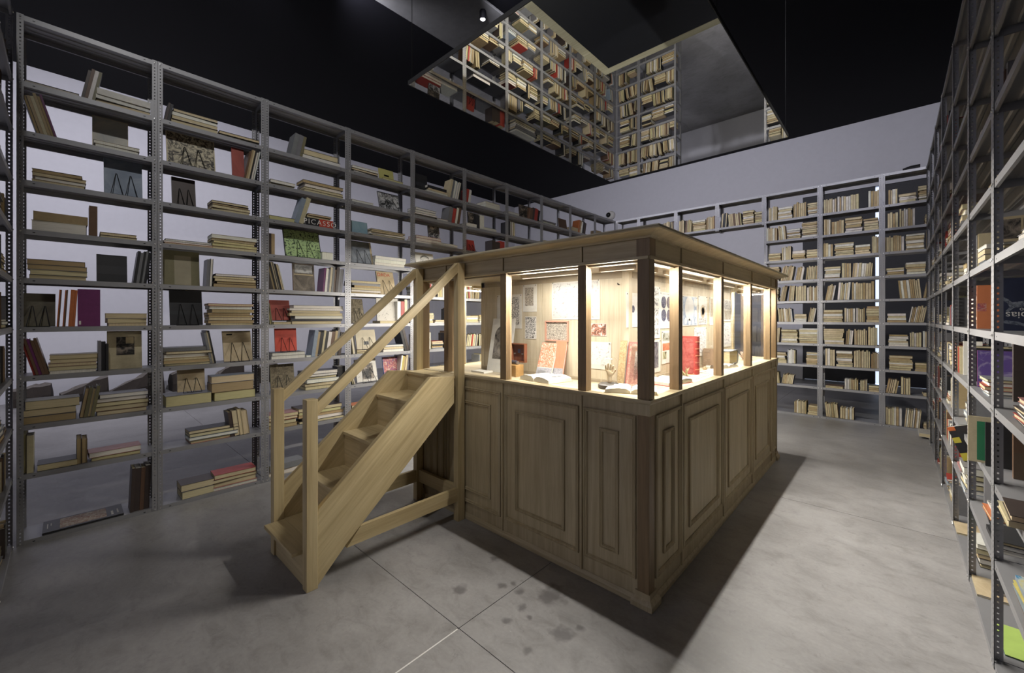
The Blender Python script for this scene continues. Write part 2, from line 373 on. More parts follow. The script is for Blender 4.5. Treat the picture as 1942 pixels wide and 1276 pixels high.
XS = -4.909                                                    # front of the rack behind the stairs
LY = [-0.270, 0.5527, 1.4255, 2.334, 3.2607, 4.2027, 5.163, 6.1228, 7.0692, 8.0332, 8.955]
for k in range(10):
    make_rack('shelving_unit', f'grey slotted steel shelving bay, {ORD[k]} from the near corner behind the stairs', 'bays of the stair-side rack',
              (XS, LY[k], 0), (0, 1, 0), (-1, 0, 0), LY[k+1] - LY[k])
YK = 8.96                                                      # front of the far rack
BX = [-4.90, -4.3266, -3.4688, -2.6337, -1.8049, -0.9527, -0.1443, 0.364 + .32]
for k in range(7):
    hi = k in (2, 3)
    make_rack('shelving_unit', ('short grey steel shelving bay bridging the passage in the far rack, ' + ('first' if k == 2 else 'second')) if hi else
              f'tall grey steel shelving bay of the far rack, {ORD[k]} from its hidden corner', 'bays of the far rack',
              (BX[k], YK, 0), (1, 0, 0), (0, 1, 0), BX[k+1] - BX[k], levels=LEV[9:] if hi else LEV, z0=LEV[9] - .06 if hi else 0.0)
XA = 0.364                                                     # front of the rack along the aisle
RY = [2.25, 3.176, 4.106, 5.105, 6.192, 7.176, 8.077, 8.95]
for k in range(7):
    make_rack('shelving_unit', f'grey steel shelving bay along the aisle, {ORD[k]} counted from the camera', 'bays of the aisle rack',
              (XA, RY[k], 0), (0, 1, 0), (1, 0, 0), RY[k+1] - RY[k])
YFR = -0.285
make_rack('shelving_unit', 'grey steel shelving bay seen end-on at the extreme edge beside the corner', 'bays of the entrance rack',
          (-3.985, YFR, 0), (-1, 0, 0), (0, -1, 0), 0.92)

# ------------------------------------------------------------------ ceiling mirror
ZM = 4.06
tm = thing('ceiling_mirror', 'large flat mirror hung over the booth, reflecting shelves and books', 'mirror', (-2.28, 4.3, ZM))
MX0, MX1, MY0, MY1 = -3.52, -0.995, 2.295, 6.24
part('mirror_panel', MB().box(MX0, MX1, MY0, MY1, ZM, ZM + .006), MIRROR, tm)
part('mirror_backing', MB().box(MX0, MX1, MY0, MY1, ZM + .007, ZM + .035), BLACK, tm)
part('frame', MB().loft((0, 0, ZM), (1, 0, 0), (0, 1, 0), (0, 0, 1), MX0, MX1, MY0, MY1, ((.001, -.001), (.008, -.001), (.008, .04), (.001, .04), (.001, -.001))), plain('thin_frame', (.03, .03, .03), .5), tm)
for x, y in ((MX0 + .02, MY0 + .02), (MX1 - .02, MY0 + 1.15), (MX0 + .02, MY1 - .02), (MX1 - .02, MY1 - .02)):
    part('suspension_cable', MB().tube([(x, y, ZM + .03), (x, y, ZC)], .003, 5), WIRE, tm)
# ------------------------------------------------------------------ the one ceiling lamp in view, the wall camera
tl = thing('ceiling_spotlight', 'small bright round spotlight under the grey ceiling strip', 'lamp', (-5.1, 4.77, ZC - .05))
part('lamp_body', MB().lathe([(.05, ZC - .051), (.055, ZC - .07), (.055, ZC - .19), (.045, ZC - .2), (.045, ZC - .185), (.0, ZC - .185)], -5.1, 4.77), BLACK, tl)
part('lamp_lens', MB().lathe([(.0, ZC - .196), (.040, ZC - .194), (.040, ZC - .188), (0, ZC - .188)], -5.1, 4.77, 16), LAMP, tl)
q = onY(1157, 408, YB - .1)
tc = thing('security_camera', 'small white round camera with a dark eye on the back wall', 'camera', (q.x, YB - .001, q.z))
mb = MB().lathe([(.17, 0), (.17, .06), (.13, .15), (.10, .17)], 0, 0, 20); mb.v = [(q.x + a, YB - .002 - c_, q.z + b) for a, b, c_ in mb.v]
part('mount', mb, PAPER, tc, True)
mb = MB().lathe([(.095, .165), (.09, .20), (.06, .235), (0, .25)], 0, 0, 16); mb.v = [(q.x + a - .03, YB - .002 - c_, q.z + b) for a, b, c_ in mb.v]
part('eye', mb, WIRE, tc, True)
q = onY(1732, 316, YK + .1)
tb = thing('rack_light', 'small black lamp lying on top of the far rack', 'lamp', (q.x, YK + .16, LEV[10]))
mb = MB().tube([(q.x - .12, YK + .16, LEV[10] + .045), (q.x - .03, YK + .16, LEV[10] + .05), (q.x + .08, YK + .16, LEV[10] + .05)], [.022, .042, .045], 10)
part('housing', mb, WIRE, tb); part('bracket', MB().box(q.x - .03, q.x + .0, YK + .12, YK + .20, LEV[10], LEV[10] + .02), WIRE, tb)

# ------------------------------------------------------------------ broken beams lying along the left wall
random.seed(4)
RK = plain('broken_stone', (0.035, 0.027, 0.021), 0.9); RKT = art((0.08, 0.065, 0.055), (0.26, 0.23, 0.20), 6, 0.3, 0.7)
rocks = [(-.50, .54, .34, .42, 'low flat-topped'), (.24, .72, .16, .48, 'wedge-shaped'), (1.08, .92, .14, .60, 'long rising'), (1.95, .56, .40, .62, 'blocky'), (2.80, .66, .22, .66, 'narrow rising'), (3.75, .5, .40, .50, 'rounded small')]
for y, L, ha, hb, adj in rocks:
    x0 = XW + .22; bm = bmesh.new(); n = 7; rows = []
    for i in range(n + 1):
        f = i / n; yy = y - L / 2 + L * f; h = ha + (hb - ha) * min(1, f * 1.15); ring = []
        for (dx, hz) in ((0, 0), (.42, 0), (.46, .45), (.36, .95), (.1, 1.0), (-.03, .5)):
            ring.append(bm.verts.new((x0 + dx + random.uniform(-.03, .03) + .05 * f, yy + random.uniform(-.03, .03), max(0, hz * h + (random.uniform(-.025, .025) if hz > 0 else 0)))))
        rows.append(ring)
    for i in range(n):
        for k in range(6): f_ = bm.faces.new((rows[i][k], rows[i][(k+1) % 6], rows[i+1][(k+1) % 6], rows[i+1][k])); f_.material_index = 1 if k == 3 else 0
    bm.faces.new(rows[0][::-1]); bm.faces.new(rows[-1])
    bmesh.ops.recalc_face_normals(bm, faces=bm.faces[:])
    bmesh.ops.translate(bm, verts=bm.verts[:], vec=(-x0 - .2, -y, 0))
    me = bpy.data.meshes.new('stone_block'); bm.to_mesh(me); bm.free(); me.materials.append(RK); me.materials.append(RKT)
    o = link('stone_block', me); o.location = (x0 + .2, y, 0)
    tag(o, f'{adj} broken brown block lying on the floor against the white wall', 'block', 'broken blocks along the white wall')

# ------------------------------------------------------------------ the wooden booth
X0, X1, Y0, Y1 = -3.45, -1.080, 2.375, 6.035         # panel faces
ZS, ZH, ZR = 1.257, 2.108, 2.235                     # sill top, window head, frieze top
bt = thing('display_booth', 'pale wooden glazed display booth with panelled base standing on the concrete floor', 'booth', (-2.26, 4.2, 0))
U = {'s': ((0, Y0, 0), (1, 0, 0), (0, 0, 1), (0, -1, 0)), 'e': ((X1, 0, 0), (0, 1, 0), (0, 0, 1), (1, 0, 0)),
     'n': ((0, Y1, 0), (-1, 0, 0), (0, 0, 1), (0, 1, 0)), 'w': ((X0, 0, 0), (0, -1, 0), (0, 0, 1), (-1, 0, 0))}
def fbox(mb, side, a0, a1, z0, z1, d0, d1, mi=0):
    """box on a booth face: a along the face in room coordinates, d outward"""
    if side == 's': return mb.box(a0, a1, Y0 - d1, Y0 - d0, z0, z1, mi)
    if side == 'n': return mb.box(a0, a1, Y1 + d0, Y1 + d1, z0, z1, mi)
    if side == 'e': return mb.box(X1 + d0, X1 + d1, a0, a1, z0, z1, mi)
    return mb.box(X0 - d1, X0 - d0, a0, a1, z0, z1, mi)
def fframe(side, a0, a1, z0, z1, prof):
    org, u, v, n = U[side]
    if side in 'nw': a0, a1 = -a1, -a0
    return MB().loft(org, u, v, n, a0, a1, z0, z1, prof)
cs = {'s': [X0 + .06, -3.035, -2.303, -1.557, X1 - .06], 'n': [X0 + .06, -2.95, -2.27, -1.59, X1 - .06],
      'e': [Y0 + .06, 2.882, 3.833, 4.806, 5.707, Y1 - .06], 'w': [Y0 + .06, 2.882, 3.833, 4.806, 5.707, Y1 - .06]}
mould = ((.0, .0), (.0, .012), (-.006, .016), (-.012, .008), (-.020, .013), (-.026, .004), (-.026, -.001))
for sd in 'senw':
    for i in range(len(cs[sd]) - 1):
        a0, a1 = cs[sd][i], cs[sd][i + 1]
        pn = part('base_panel', fbox(MB(), sd, a0 + .006, a1 - .006, .05, ZS - .028, -.02, 0), W['z'], bt)
        o0, o1 = a0 + .022, a1 - .022
        part('panel_moulding', fframe(sd, o0, o1, .15, 1.152, mould), W['z'], pn)
        ins = min(.118, (o1 - o0) * .32)
        if a1 - a0 > .2: part('panel_moulding', fframe(sd, o0 + ins, o1 - ins, .15 + .105, 1.152 - .118, mould), W['z'], pn)
        part('frieze_panel', fbox(MB(), sd, a0 + .012, a1 - .012, ZH + .02, ZR, -.02, 0), W['x'] if sd in 'sn' else W['y'], bt)
        if sd != 'w' or i > 0:
            part('glass_pane', fbox(MB(), sd, a0 + (.0 if i else .0), a1, ZS + .001, ZH, -.052, -.048), GLASS, bt)
    for a in cs[sd][1:-1]:
        part('stile', fbox(MB(), sd, a - .007, a + .007, .05, ZS - .03, -.012, .012), W['z'], bt)
        part('stile', fbox(MB(), sd, a - .007, a + .007, ZH + .02, ZR, -.012, .010), W['z'], bt)
        part('mullion', fbox(MB(), sd, a - .033, a + .033, ZS, ZH, -.068, -.002), WD if sd in 'se' else W['z'], bt, bevel=.002)
    a0, a1 = cs[sd][0] - .06, cs[sd][-1] + .06
    part('frieze_moulding', fbox(MB(), sd, a0, a1, ZH, ZH + .021, -.03, .012), W['x'] if sd in 'sn' else W['y'], bt, bevel=.003)
for x in (X0, X1):
    for y in (Y0, Y1):
        sx, sy = (1 if x == X0 else -1), (1 if y == Y0 else -1)
        q0, q1 = sorted((x - sx * .006, x + sx * .070)); r0, r1 = sorted((y - sy * .010, y + sy * .066))
        part('corner_post', MB().box(q0, q1, r0, r1, .085, ZS - .05), WD, bt, bevel=.002)
        part('corner_post', MB().box(q0, q1, r0, r1, ZS, ZH), WD, bt, bevel=.002)
        part('corner_block', MB().box(q0 - .004, q1 + .004, r0 - .004, r1 + .004, ZH + .018, ZR), WD, bt)
        part('corner_block', MB().box(q0 - .006, q1 + .006, r0 - .006, r1 + .006, ZS - .095, ZS - .026), W['z'], bt)
        c0, c1 = sorted((x - sx * .012, x + sx * .085)); e0, e1 = sorted((y - sy * .012, y + sy * .085))
        part('foot_block', MB().loft((0, 0, 0), (1, 0, 0), (0, 1, 0), (0, 0, 1), c0, c1, e0, e1, ((.02, .001), (.02, .03), (.012, .046), (.0, .06), (.0, .09)), (True, True)), W['z'], bt)
part('skirting', MB().loft((0, 0, 0), (1, 0, 0), (0, 1, 0), (0, 0, 1), X0, X1, Y0, Y1, ((-.02, .001), (.014, .001), (.014, .028), (.007, .045), (.003, .052), (-.02, .052))), W['x'], bt)
part('sill', MB().loft((0, 0, 0), (1, 0, 0), (0, 1, 0), (0, 0, 1), X0, X1, Y0, Y1, ((-.02, ZS - .028), (.012, ZS - .028), (.018, ZS - .016), (.018, ZS), (-.13, ZS), (-.13, ZS - .02), (-.02, ZS - .028))), W['x'], bt)
part('cornice', MB().loft((0, 0, 0), (1, 0, 0), (0, 1, 0), (0, 0, 1), X0, X1, Y0, Y1,
     ((-.02, ZR - .002), (.022, ZR - .002), (.024, ZR + .006), (.030, ZR + .012), (.050, ZR + .018), (.078, ZR + .026), (.092, ZR + .028), (.106, ZR + .030), (.110, ZR + .038), (.106, ZR + .046), (-.035, ZR + .046), (-.035, ZR - .002), (-.02, ZR - .002))), W['x'], bt)
part('roof_panel', MB().box(X0 + .03, X1 - .03, Y0 + .03, Y1 - .03, ZR + .012, ZR + .052), ROOF, bt, label='black flat roof')
part('roof_rim', MB().loft((0, 0, 0), (1, 0, 0), (0, 1, 0), (0, 0, 1), X0, X1, Y0, Y1, ((.104, ZR + .0462), (.104, ZR + .0535), (-.029, ZR + .0535), (-.029, ZR + .0462), (.104, ZR + .0462))), wood('pale_rim', (.56, .52, .37), (.66, .62, .46), 'x'), bt, label='pale bare wood border of the roof')
part('display_floor', MB().box(X0 + .131, X1 - .131, Y0 + .131, Y1 - .131, ZS - .02, ZS), IWX, bt)
for i in range(3):
    f0, f1 = Y0 + .03 + (Y1 - Y0 - .06) * i / 3, Y0 + .03 + (Y1 - Y0 - .06) * (i + 1) / 3
    part('ceiling_panel', MB().box(X0 + .03, X1 - .03, f0 + .003, f1 - .003, ZH - .012, ZH + .004), IWX, bt)
# the inner box whose walls carry the prints
KX0, KX1, KY0, KY1 = -2.985, -1.42, 2.78, 5.36
n_s = [KX0, -2.226, KX1 - .05]; n_e = [KY0 + .05, 4.30, KY1]
for i in range(2):
    part('core_wall', MB().box(n_s[i] + .002, n_s[i+1] - .002, KY0, KY0 + .018, ZS, ZH - .04), IW, bt)
    part('core_wall', MB().box(KX1 - .018, KX1, n_e[i] + .002, n_e[i+1] - .002, ZS, ZH - .04), IW, bt)
part('core_wall', MB().box(KX0, KX0 + .018, KY0 + .02, KY1, ZS, ZH - .04), IW, bt)
part('core_wall', MB().box(KX0 + .02, KX1 - .02, KY1 - .018, KY1, ZS, ZH - .04), IW, bt)
part('core_post', MB().box(KX1 - .05, KX1 + .004, KY0 - .004, KY0 + .05, ZS, ZH - .012), IW, bt)
part('core_post', MB().box(KX0 - .004, KX0 + .04, KY0 - .006, KY0 + .02, ZS, ZH - .012), IW, bt)
part('core_post', MB().box(KX1 - .04, KX1 + .006, KY1 - .03, KY1 + .004, ZS, ZH - .012), IW, bt)
for z0, z1, o in ((ZS, ZS + .028, .008), (ZH - .06, ZH - .0125, .006)):
    part('core_rail', MB().box(KX0, KX1 - .05, KY0 - o, KY0 - .001, z0, z1).box(KX1 + .001, KX1 + o, KY0 + .05, KY1 - .03, z0, z1), IWX, bt)
part('screw_hook', MB().tube([(KX1 - .075, KY0, 2.0), (KX1 - .075, KY0 - .018, 2.0), (KX1 - .075, KY0 - .022, 2.01)], .004, 6), WIRE, bt)
for x0, x1, y0, y1, t in STRIPS:
    b = part('light_bar', MB().box(x0 - .012, x1 + .012, y0 - .012, y1 + .012, 2.0705, ZH - .0125), IWX, bt)
    part('bar_diffuser', MB().box(x0, x1, y0 - .006, y1 + .006, 2.0665, 2.070) if x1 > x0 else MB().box(x0 - .006, x0 + .006, y0, y1, 2.0665, 2.070), BARE, b)

# ------------------------------------------------------------------ the wooden stairs
sa = thing('wooden_stairs', 'steep plain pine steps with two handrails leaning against the booth', 'stairs', (-3.08, 1.65, 0))
poly = [(1.092, .001), (1.292, .205), (2.235, 1.030), (2.235, 1.254), (1.990, 1.272), (1.107, .505), (1.092, .45)]
for xa, xb in ((-2.785, -2.745), (-3.405, -3.362)): part('stringer', MB().prism(poly, 'x', xa, xb), PWS, sa, bevel=.002)
TZ = [.250, .530, .810, 1.080, 1.254]; TY = [.975, 1.275, 1.555, 1.855, 2.165]; XL, XRT = -3.361, -2.786
for i in range(5):
    a, b = (XL - .012, XRT - .022) if i == 0 else (XL, XRT)
    y1 = TY[i+1] + .02 if i < 4 else 2.352
    if i == 0:
        part('tread', MB().box(-3.349, -2.806, .965, 1.103, TZ[0] - .026, TZ[0]).box(XL, XRT, 1.103, y1, TZ[0] - .026, TZ[0]), PW['x'], sa, bevel=.003)
        part('riser', MB().box(-3.349, -2.806, 1.045, 1.063, .001, TZ[0] - .027), PW['x'], sa)
    else:
        part('tread', MB().box(XL, XRT, TY[i], y1, TZ[i] - .026, TZ[i]), PW['x'], sa, bevel=.003)
        part('riser', MB().box(XL, XRT, TY[i] + .012, TY[i] + .03, TZ[i-1], TZ[i] - .027), PW['x'], sa)
part('newel_post', MB().box(-2.805, -2.737, 1.030, 1.102, 0, 1.226), PW['z'], sa, bevel=.003)
part('newel_post', MB().box(-3.418, -3.350, 1.030, 1.102, 0, 1.226), PW['z'], sa, bevel=.003)
part('tall_post', MB().box(-2.805, -2.745, 2.278, 2.352, 0, 2.226), PW['z'], sa, bevel=.002)
part('tall_post', MB().box(-3.420, -3.362, 2.278, 2.352, 0, 2.226), PW['z'], sa, bevel=.002)
for xa, xb in ((-2.790, -2.746), (-3.418, -3.374)):
    part('handrail', MB().prism([(1.103, 1.118), (2.277, 2.140), (2.352, 2.205), (2.352, 2.226), (2.277, 2.226), (1.103, 1.205)], 'x', xa, xb), PWS, sa, bevel=.002)
part('stretcher', MB().prism([(1.30, .175), (2.277, .175), (2.277, .288), (1.40, .288)], 'x', -2.785, -2.752), PW['y'], sa)
part('stretcher', MB().prism([(1.30, .175), (2.277, .175), (2.277, .288), (1.40, .288)], 'x', -3.405, -3.372), PW['y'], sa)
part('stretcher', MB().box(-3.361, -2.806, 2.30, 2.335, .175, .288), PW['x'], sa)

# ------------------------------------------------------------------ prints pinned on the inner walls
def sheet(label, face, px, py, pic=None, mat=PAPER, prop=None, cat='print', name='art_print', frame=None, tilt=0.0, extra=None):
    """paper sheet pinned on an inner wall; px, py: its corners seen on that wall; pic: (fraction box, material) list"""
    if face == 's': p, q = onY(px[0], py[0], KY0), onY(px[1], py[1], KY0); a0, a1 = p.x, q.x; pl = KY0 - .0015
    else: p, q = onX(px[0], py[0], KX1), onX(px[1], py[1], KX1); a0, a1 = p.y, q.y; pl = KX1 + .0015
    z0, z1 = max(q.z, ZS + .001), min(p.z, ZH - .045)
    if prop: z1, z0 = prop
    mid = (a0 + a1) / 2
    t = thing(name, label, cat, (mid, pl, z0) if face == 's' else (pl, mid, z0))
    def plate(A0, A1, Z0, Z1, d0, d1):
        return MB().box(A0, A1, pl - d1, pl - d0, Z0, Z1) if face == 's' else MB().box(pl + d0, pl + d1, A0, A1, Z0, Z1)
    part('paper_sheet', plate(a0, a1, z0, z1, 0, .0012), mat, t)
    for (f0, f1, g0, g1), m in (pic or []):
        part('printed_picture', plate(a0 + (a1-a0)*f0, a0 + (a1-a0)*f1, z0 + (z1-z0)*g0, z0 + (z1-z0)*g1, .0013, .0018), m, t)
    if frame:
        for s in range(4):
            r = [(a0, a1, z0, z0 + .012), (a0, a1, z1 - .012, z1), (a0, a0 + .012, z0 + .0125, z1 - .0125), (a1 - .012, a1, z0 + .0125, z1 - .0125)][s]
            part('frame_strip', plate(*r, .002, .012), frame, t)
    else:
        for A in (a0 + .012, a1 - .012): part('pin', plate(A - .003, A + .003, z1 - .014, z1 - .008, .0012, .006), WIRE, t)
    if extra: extra(t, a0, a1, z0, z1, pl)
    return t
def discs(spec, mat):
    def fn(t, a0, a1, z0, z1, pl):
        for u, v_, r in spec:
            ca, cz, rr = a0 + (a1 - a0) * u, z0 + (z1 - z0) * v_, (a1 - a0) * r
            mb = MB(); n = 24
            for d in (.0014, .0021):
                mb.v += [((ca + rr * math.cos(2*math.pi*k/n), pl - d, cz + rr * math.sin(2*math.pi*k/n)) if abs(pl - KY0) < .01 else (pl + d, ca + rr * math.cos(2*math.pi*k/n), cz + rr * math.sin(2*math.pi*k/n))) for k in range(n)]
            mb.f = [tuple(range(n, 2 * n)), tuple(range(n))[::-1]] + [(k, (k+1) % n, n + (k+1) % n, n + k) for k in range(n)]; mb.m = [0] * len(mb.f); mb.c = [None] * len(mb.f)
            part('printed_disc', mb, mat, t)
    return fn
full = (.0, 1, .0, 1)
PINK = plain('rose_frame', (.52, .28, .20), .6)
BLUEM = art((.40, .46, .55), (.22, .28, .38), 30, .4, .6)
STARS = art((.02, .02, .06), (.45, .45, .5), 160, .52, .66)
sheet('tall white print of a dark figure behind the second window post', 's', (943, 990), (560, 623), [((.15, .9, .12, .92), ENGR)])
sheet('white sheet with small upright engraving, upper wall of second window', 's', (992, 1018.5), (540, 591), [((.16, .76, .22, .88), ENGR2)])
sheet('unframed narrow engraving pinned below the small upright engraving', 's', (996, 1017.5), (600, 643), [((.05, .95, .04, .96), ENGR)])
sheet('large pale map sheet, biggest sheet on the wall', 's', (1047, 1138), (535, 606), [((.03, .97, .05, .95), FAINT)])
sheet('wide landscape engraving in a thin rose frame below the pale map', 's', (1035, 1079), (608, 648), [((.05, .95, .06, .94), ENGR2)], frame=PINK)
sheet('small colour photograph of white-robed figures, by the bell jar window', 's', (1113, 1150.4), (613, 637.5), [((.02, .98, .03, .97), art((.10, .05, .03), (.68, .62, .56), 34, .40, .60, mid=(.40, .16, .10)))], cat='photograph', name='photograph')
sheet('pale drawing sheet standing on the floor behind the bell jar', 's', (1112, 1159), (647, 702), [((.08, .92, .15, .88), art((.30, .30, .30), (.66, .65, .62), 50, .36, .44))])
sheet('white text sheet with one dark sun disc beside the corner post', 'e', (1187, 1212), (554, 620), [((.12, .88, .1, .9), art((.5, .5, .5), (.70, .69, .66), 120, .40, .5, sx=(1, 1, 4)))], extra=discs([(.5, .53, .13)], STARS))
sheet('tall white sheet of small grey views half hidden by the corner post', 'e', (1222, 1251), (540, 640.7), [((.1, .9, .06 + .19 * k, .2 + .19 * k), ENGR) for k in range(5)])
sheet('white sheet with four dark star discs', 'e', (1251, 1274), (553, 622), [((.1, .9, .94, .955), ENGR)], extra=discs([(.3, .72, .2), (.73, .72, .2), (.3, .36, .2), (.73, .36, .2)], STARS))
sheet('white sheet with coloured ovals and an orange band in rows', 'e', (1254.5, 1272), (627.5, 687), [((.08, .92, .69, .94), art((.10, .10, .05), (.40, .42, .36), 12, .38, .5)), ((.08, .92, .40, .62), art((.45, .14, .06), (.62, .26, .14), 20, .4, .6)), ((.08, .5, .14, .36), art((.06, .06, .03), (.42, .42, .26), 14, .4, .5))])
sheet('dark curling print low on the wall beside the corner post', 'e', (1226, 1252), (646, 704), [((.12, .84, .14, .94), art((.05, .05, .07), (.22, .21, .22), 20, .4, .6))])
sheet('blue sheet with a large pale moon disc', 'e', (1294, 1322), (560, 617), [((.02, .94, .03, .97), BLUEM)], extra=discs([(.45, .58, .30), (.85, .8, .11), (.86, .42, .09), (.2, .16, .08), (.45, .13, .08), (.68, .14, .08), (.9, .15, .06)], plain('pale_moon', (.62, .62, .60), .8)))
sheet('white sheet with one brown ringed disc and small marks', 'e', (1324, 1340), (560.5, 615), [((.1, .9, .04, .22), ENGR)], extra=discs([(.52, .46, .27), (.52, .47, .16)], art((.28, .22, .15), (.52, .45, .34), 60, .4, .6)))
sheet('white sheet of columns of small figures beside the third aisle post', 'e', (1345, 1362), (563, 616), [((.1, .36, .3, .95), ENGR2), ((.45, .92, .06, .95), ENGR)])
sheet('white sheet of scattered little black figures behind the red book', 'e', (1316, 1339), (621, 673), [((.1, .92, .12, .93), art((.04, .04, .05), (.70, .68, .66), 70, .40, .46))])
sheet('white sheet of figure rows at the far end of the inner wall', 'e', (1372, 1388), (567, 609), [((.08, .92, .55, .95), ENGR), ((.08, .92, .08, .48), ENGR2)])
sheet('lower white sheet of small shapes at the far end of the inner wall', 'e', (1372, 1386), (612, 656), [((.1, .9, .1, .9), art((.06, .06, .07), (.70, .68, .66), 60, .40, .46))])
# the leaning arched print in the first window
t = thing('art_print', 'tall sheet with an arched dark portrait leaning against the inner wall', 'print', (-2.75, 2.70, ZS))
p0, p1 = onY(929, 690, 2.70), onY(972, 690, 2.70)
def lean(y, z0, z1, dy): return lambda x, z: (x, y + dy * (z - z0) / (z1 - z0), z)
def leanplate(mb, x0, x1, z0, z1, off):
    f = lambda x, z, o: (x, 2.66 + .10 * (z - ZS) / .55 - o, z)
    return mb.add([f(x0, z0, off), f(x1, z0, off), f(x1, z1, off), f(x0, z1, off), f(x0, z0, off + .0012), f(x1, z0, off + .0012), f(x1, z1, off + .0012), f(x0, z1, off + .0012)], ((0,3,2,1)[::-1], (4,5,6,7), (0,1,5,4), (1,2,6,5), (2,3,7,6), (3,0,4,7)))
part('paper_sheet', leanplate(MB(), p0.x, p1.x, ZS + .001, ZS + .49, 0), PAPER, t)
mb = MB(); xa, xb = p0.x + .05, p1.x - .05; za, zb = ZS + .12, ZS + .33; n = 12; cx, rr = (xa + xb) / 2, (xb - xa) / 2
pts = [(xa, za), (xb, za)] + [(cx + rr * math.cos(math.pi * k / n), zb + rr * math.sin(math.pi * k / n)) for k in range(n + 1)]
fz = lambda x, z, o: (x, 2.66 + .10 * (z - ZS) / .55 - o, z)
mb.add([fz(x, z, .0014) for x, z in pts] + [fz(x, z, .002) for x, z in pts], [tuple(range(len(pts), 2 * len(pts))), tuple(range(len(pts)))[::-1]] + [(k, (k+1) % len(pts), len(pts) + (k+1) % len(pts), len(pts) + k) for k in range(len(pts))])
part('printed_picture', mb, art((.035, .03, .03), (.30, .27, .23), 14, .38, .62), t)

# ------------------------------------------------------------------ objects lying in the booth
RED = plain('red_cloth', (.42, .055, .045), .6); REDB = art((.30, .045, .04), (.50, .14, .12), 26, .35, .65)
def open_book(label, c, yaw, W2, H, th, mats=None, pics=()):
    """open book lying flat: two curved page blocks, a thin cover under them"""
    t = thing('open_book', label, 'book', c); t.rotation_euler = (0, 0, yaw)
    link('cover', MB().box(-W2 - .006, W2 + .006, -H/2 - .005, H/2 + .005, 0, .004).mesh('cover', mats or TANP), t)
    for s in (-1, 1):
        prof = [(0.001, .004), (W2, .004), (W2 - .004, th * .62), (W2 * .75, th * .86), (W2 * .45, th), (W2 * .18, th * .94), (.004, th * .55)]
        pr = [(s * a, b) for a, b in prof]
        mb = MB().prism(pr if s > 0 else pr[::-1], 'y', -H/2, H/2)
        link('page_block', mb.mesh('page_block', PAPER), t)
    for s, f0, f1, g0, g1, m in pics:
        x0, x1 = sorted((s * W2 * f0, s * W2 * f1)); zz = th + .0008
        link('printed_picture', MB().box(x0, x1, -H/2 + H * g0, -H/2 + H * g1, th * .96, zz).mesh('printed_picture', m), t)
    return t
sk = art((.10, .10, .12), (.74, .73, .70), 60, .36, .42)
open_book('open book with curled white pages on the sill of the second window', (-2.03, 2.578, ZS), R(-8), .165, .25, .045, pics=[(1, .25, .72, .35, .8, sk)])
open_book('open book with a small flower drawing behind the corner post', (-1.30, 2.585, ZS), R(24), .165, .215, .035, pics=[(-1, .3, .7, .4, .75, sk)])
open_book('open book with red edges on the sill of the first aisle window', (-1.262, 3.12, ZS), R(80), .16, .20, .04, mats=RED, pics=[(1, .2, .8, .3, .7, ENGR)])
open_book('open book lying before the thick vellum volume', (-1.28, 4.47, ZS), R(74), .16, .17, .035)
for lb, c, s in (('wide printed colour spread lying flat between the aisle posts', (-1.25, 3.62, ZS), (.15, .36)), ('pale printed leaflet lying flat under the red book', (-1.24, 4.05, ZS), (.12, .30))):
    t = thing('leaflet', lb, 'leaflet', c)
    part('paper_sheet', MB().box(c[0] - s[0]/2, c[0] + s[0]/2, c[1] - s[1]/2, c[1] + s[1]/2, ZS + .0003, ZS + .004), PAPER, t)
    for k in (-1, 1): part('printed_picture', MB().box(c[0] - s[0]*.4, c[0] + s[0]*.4, c[1] + k*s[1]*.24 - s[1]*.17, c[1] + k*s[1]*.24 + s[1]*.17, ZS + .004, ZS + .0046), art((.10, .09, .10), (.60, .52, .46), 26, .38, .60, mid=(.40, .24, .18)), t)
t = thing('booklet', 'thin white closed booklet lying before the arched print', 'book', (-2.77, 2.58, ZS))
part('cover', MB().box(-2.85, -2.68, 2.52, 2.63, ZS, ZS + .014), PAPER, t); part('page_block', MB().box(-2.845, -2.685, 2.523, 2.6305, ZS + .003, ZS + .011), TANP, t)
# small electrical box with hinged lid
t = thing('instrument_box', 'small wooden instrument box with an open red-brown lid and coil', 'box', (-2.39, 2.60, ZS))
WB = wood('box_wood', (.34, .20, .075), (.48, .30, .12), 'x'); WR = wood('lid_wood', (.16, .055, .028), (.26, .10, .05), 'x')
bx0, bx1, by0, by1 = -2.475, -2.318, 2.545, 2.645
part('box_body', MB().box(bx0, bx1, by0, by1, ZS, ZS + .098), WB, t, bevel=.002)
ly = by1 + .004
lid = part('lid', MB().box(bx0 + .005, bx1 + .005, ly + .03, ly + .035, ZS + .112, ZS + .275), WR, t)
mb = MB()
for a in ((bx0 + .005, bx1 + .005, ZS + .112, ZS + .122), (bx0 + .005, bx1 + .005, ZS + .265, ZS + .275), (bx0 + .005, bx0 + .013, ZS + .122, ZS + .265), (bx1 - .003, bx1 + .005, ZS + .122, ZS + .265)): mb.box(a[0], a[1], ly, ly + .03, a[2], a[3])
part('lid_rim', mb, WR, lid)
part('lid_label', MB().box(-2.415, -2.385, ly + .027, ly + .0298, ZS + .19, ZS + .225), plain('blue_label', (.12, .14, .24), .6), lid)
for x in (-2.44, -2.352): part('lid_knob', MB().tube([(x, ly + .03, ZS + .185), (x, ly + .012, ZS + .185)], .006, 8), BOLT, lid)
part('coil', MB().tube([(-2.44, 2.60, ZS + .118), (-2.36, 2.60, ZS + .118)], .016, 12), plain('dark_coil', (.06, .06, .08), .4), t, label='dark coil with metal ends')
for x in (-2.455, -2.345): part('terminal', MB().tube([(x - .006, 2.60, ZS + .114), (x + .006, 2.60, ZS + .114)], .014, 10), BOLT, t)
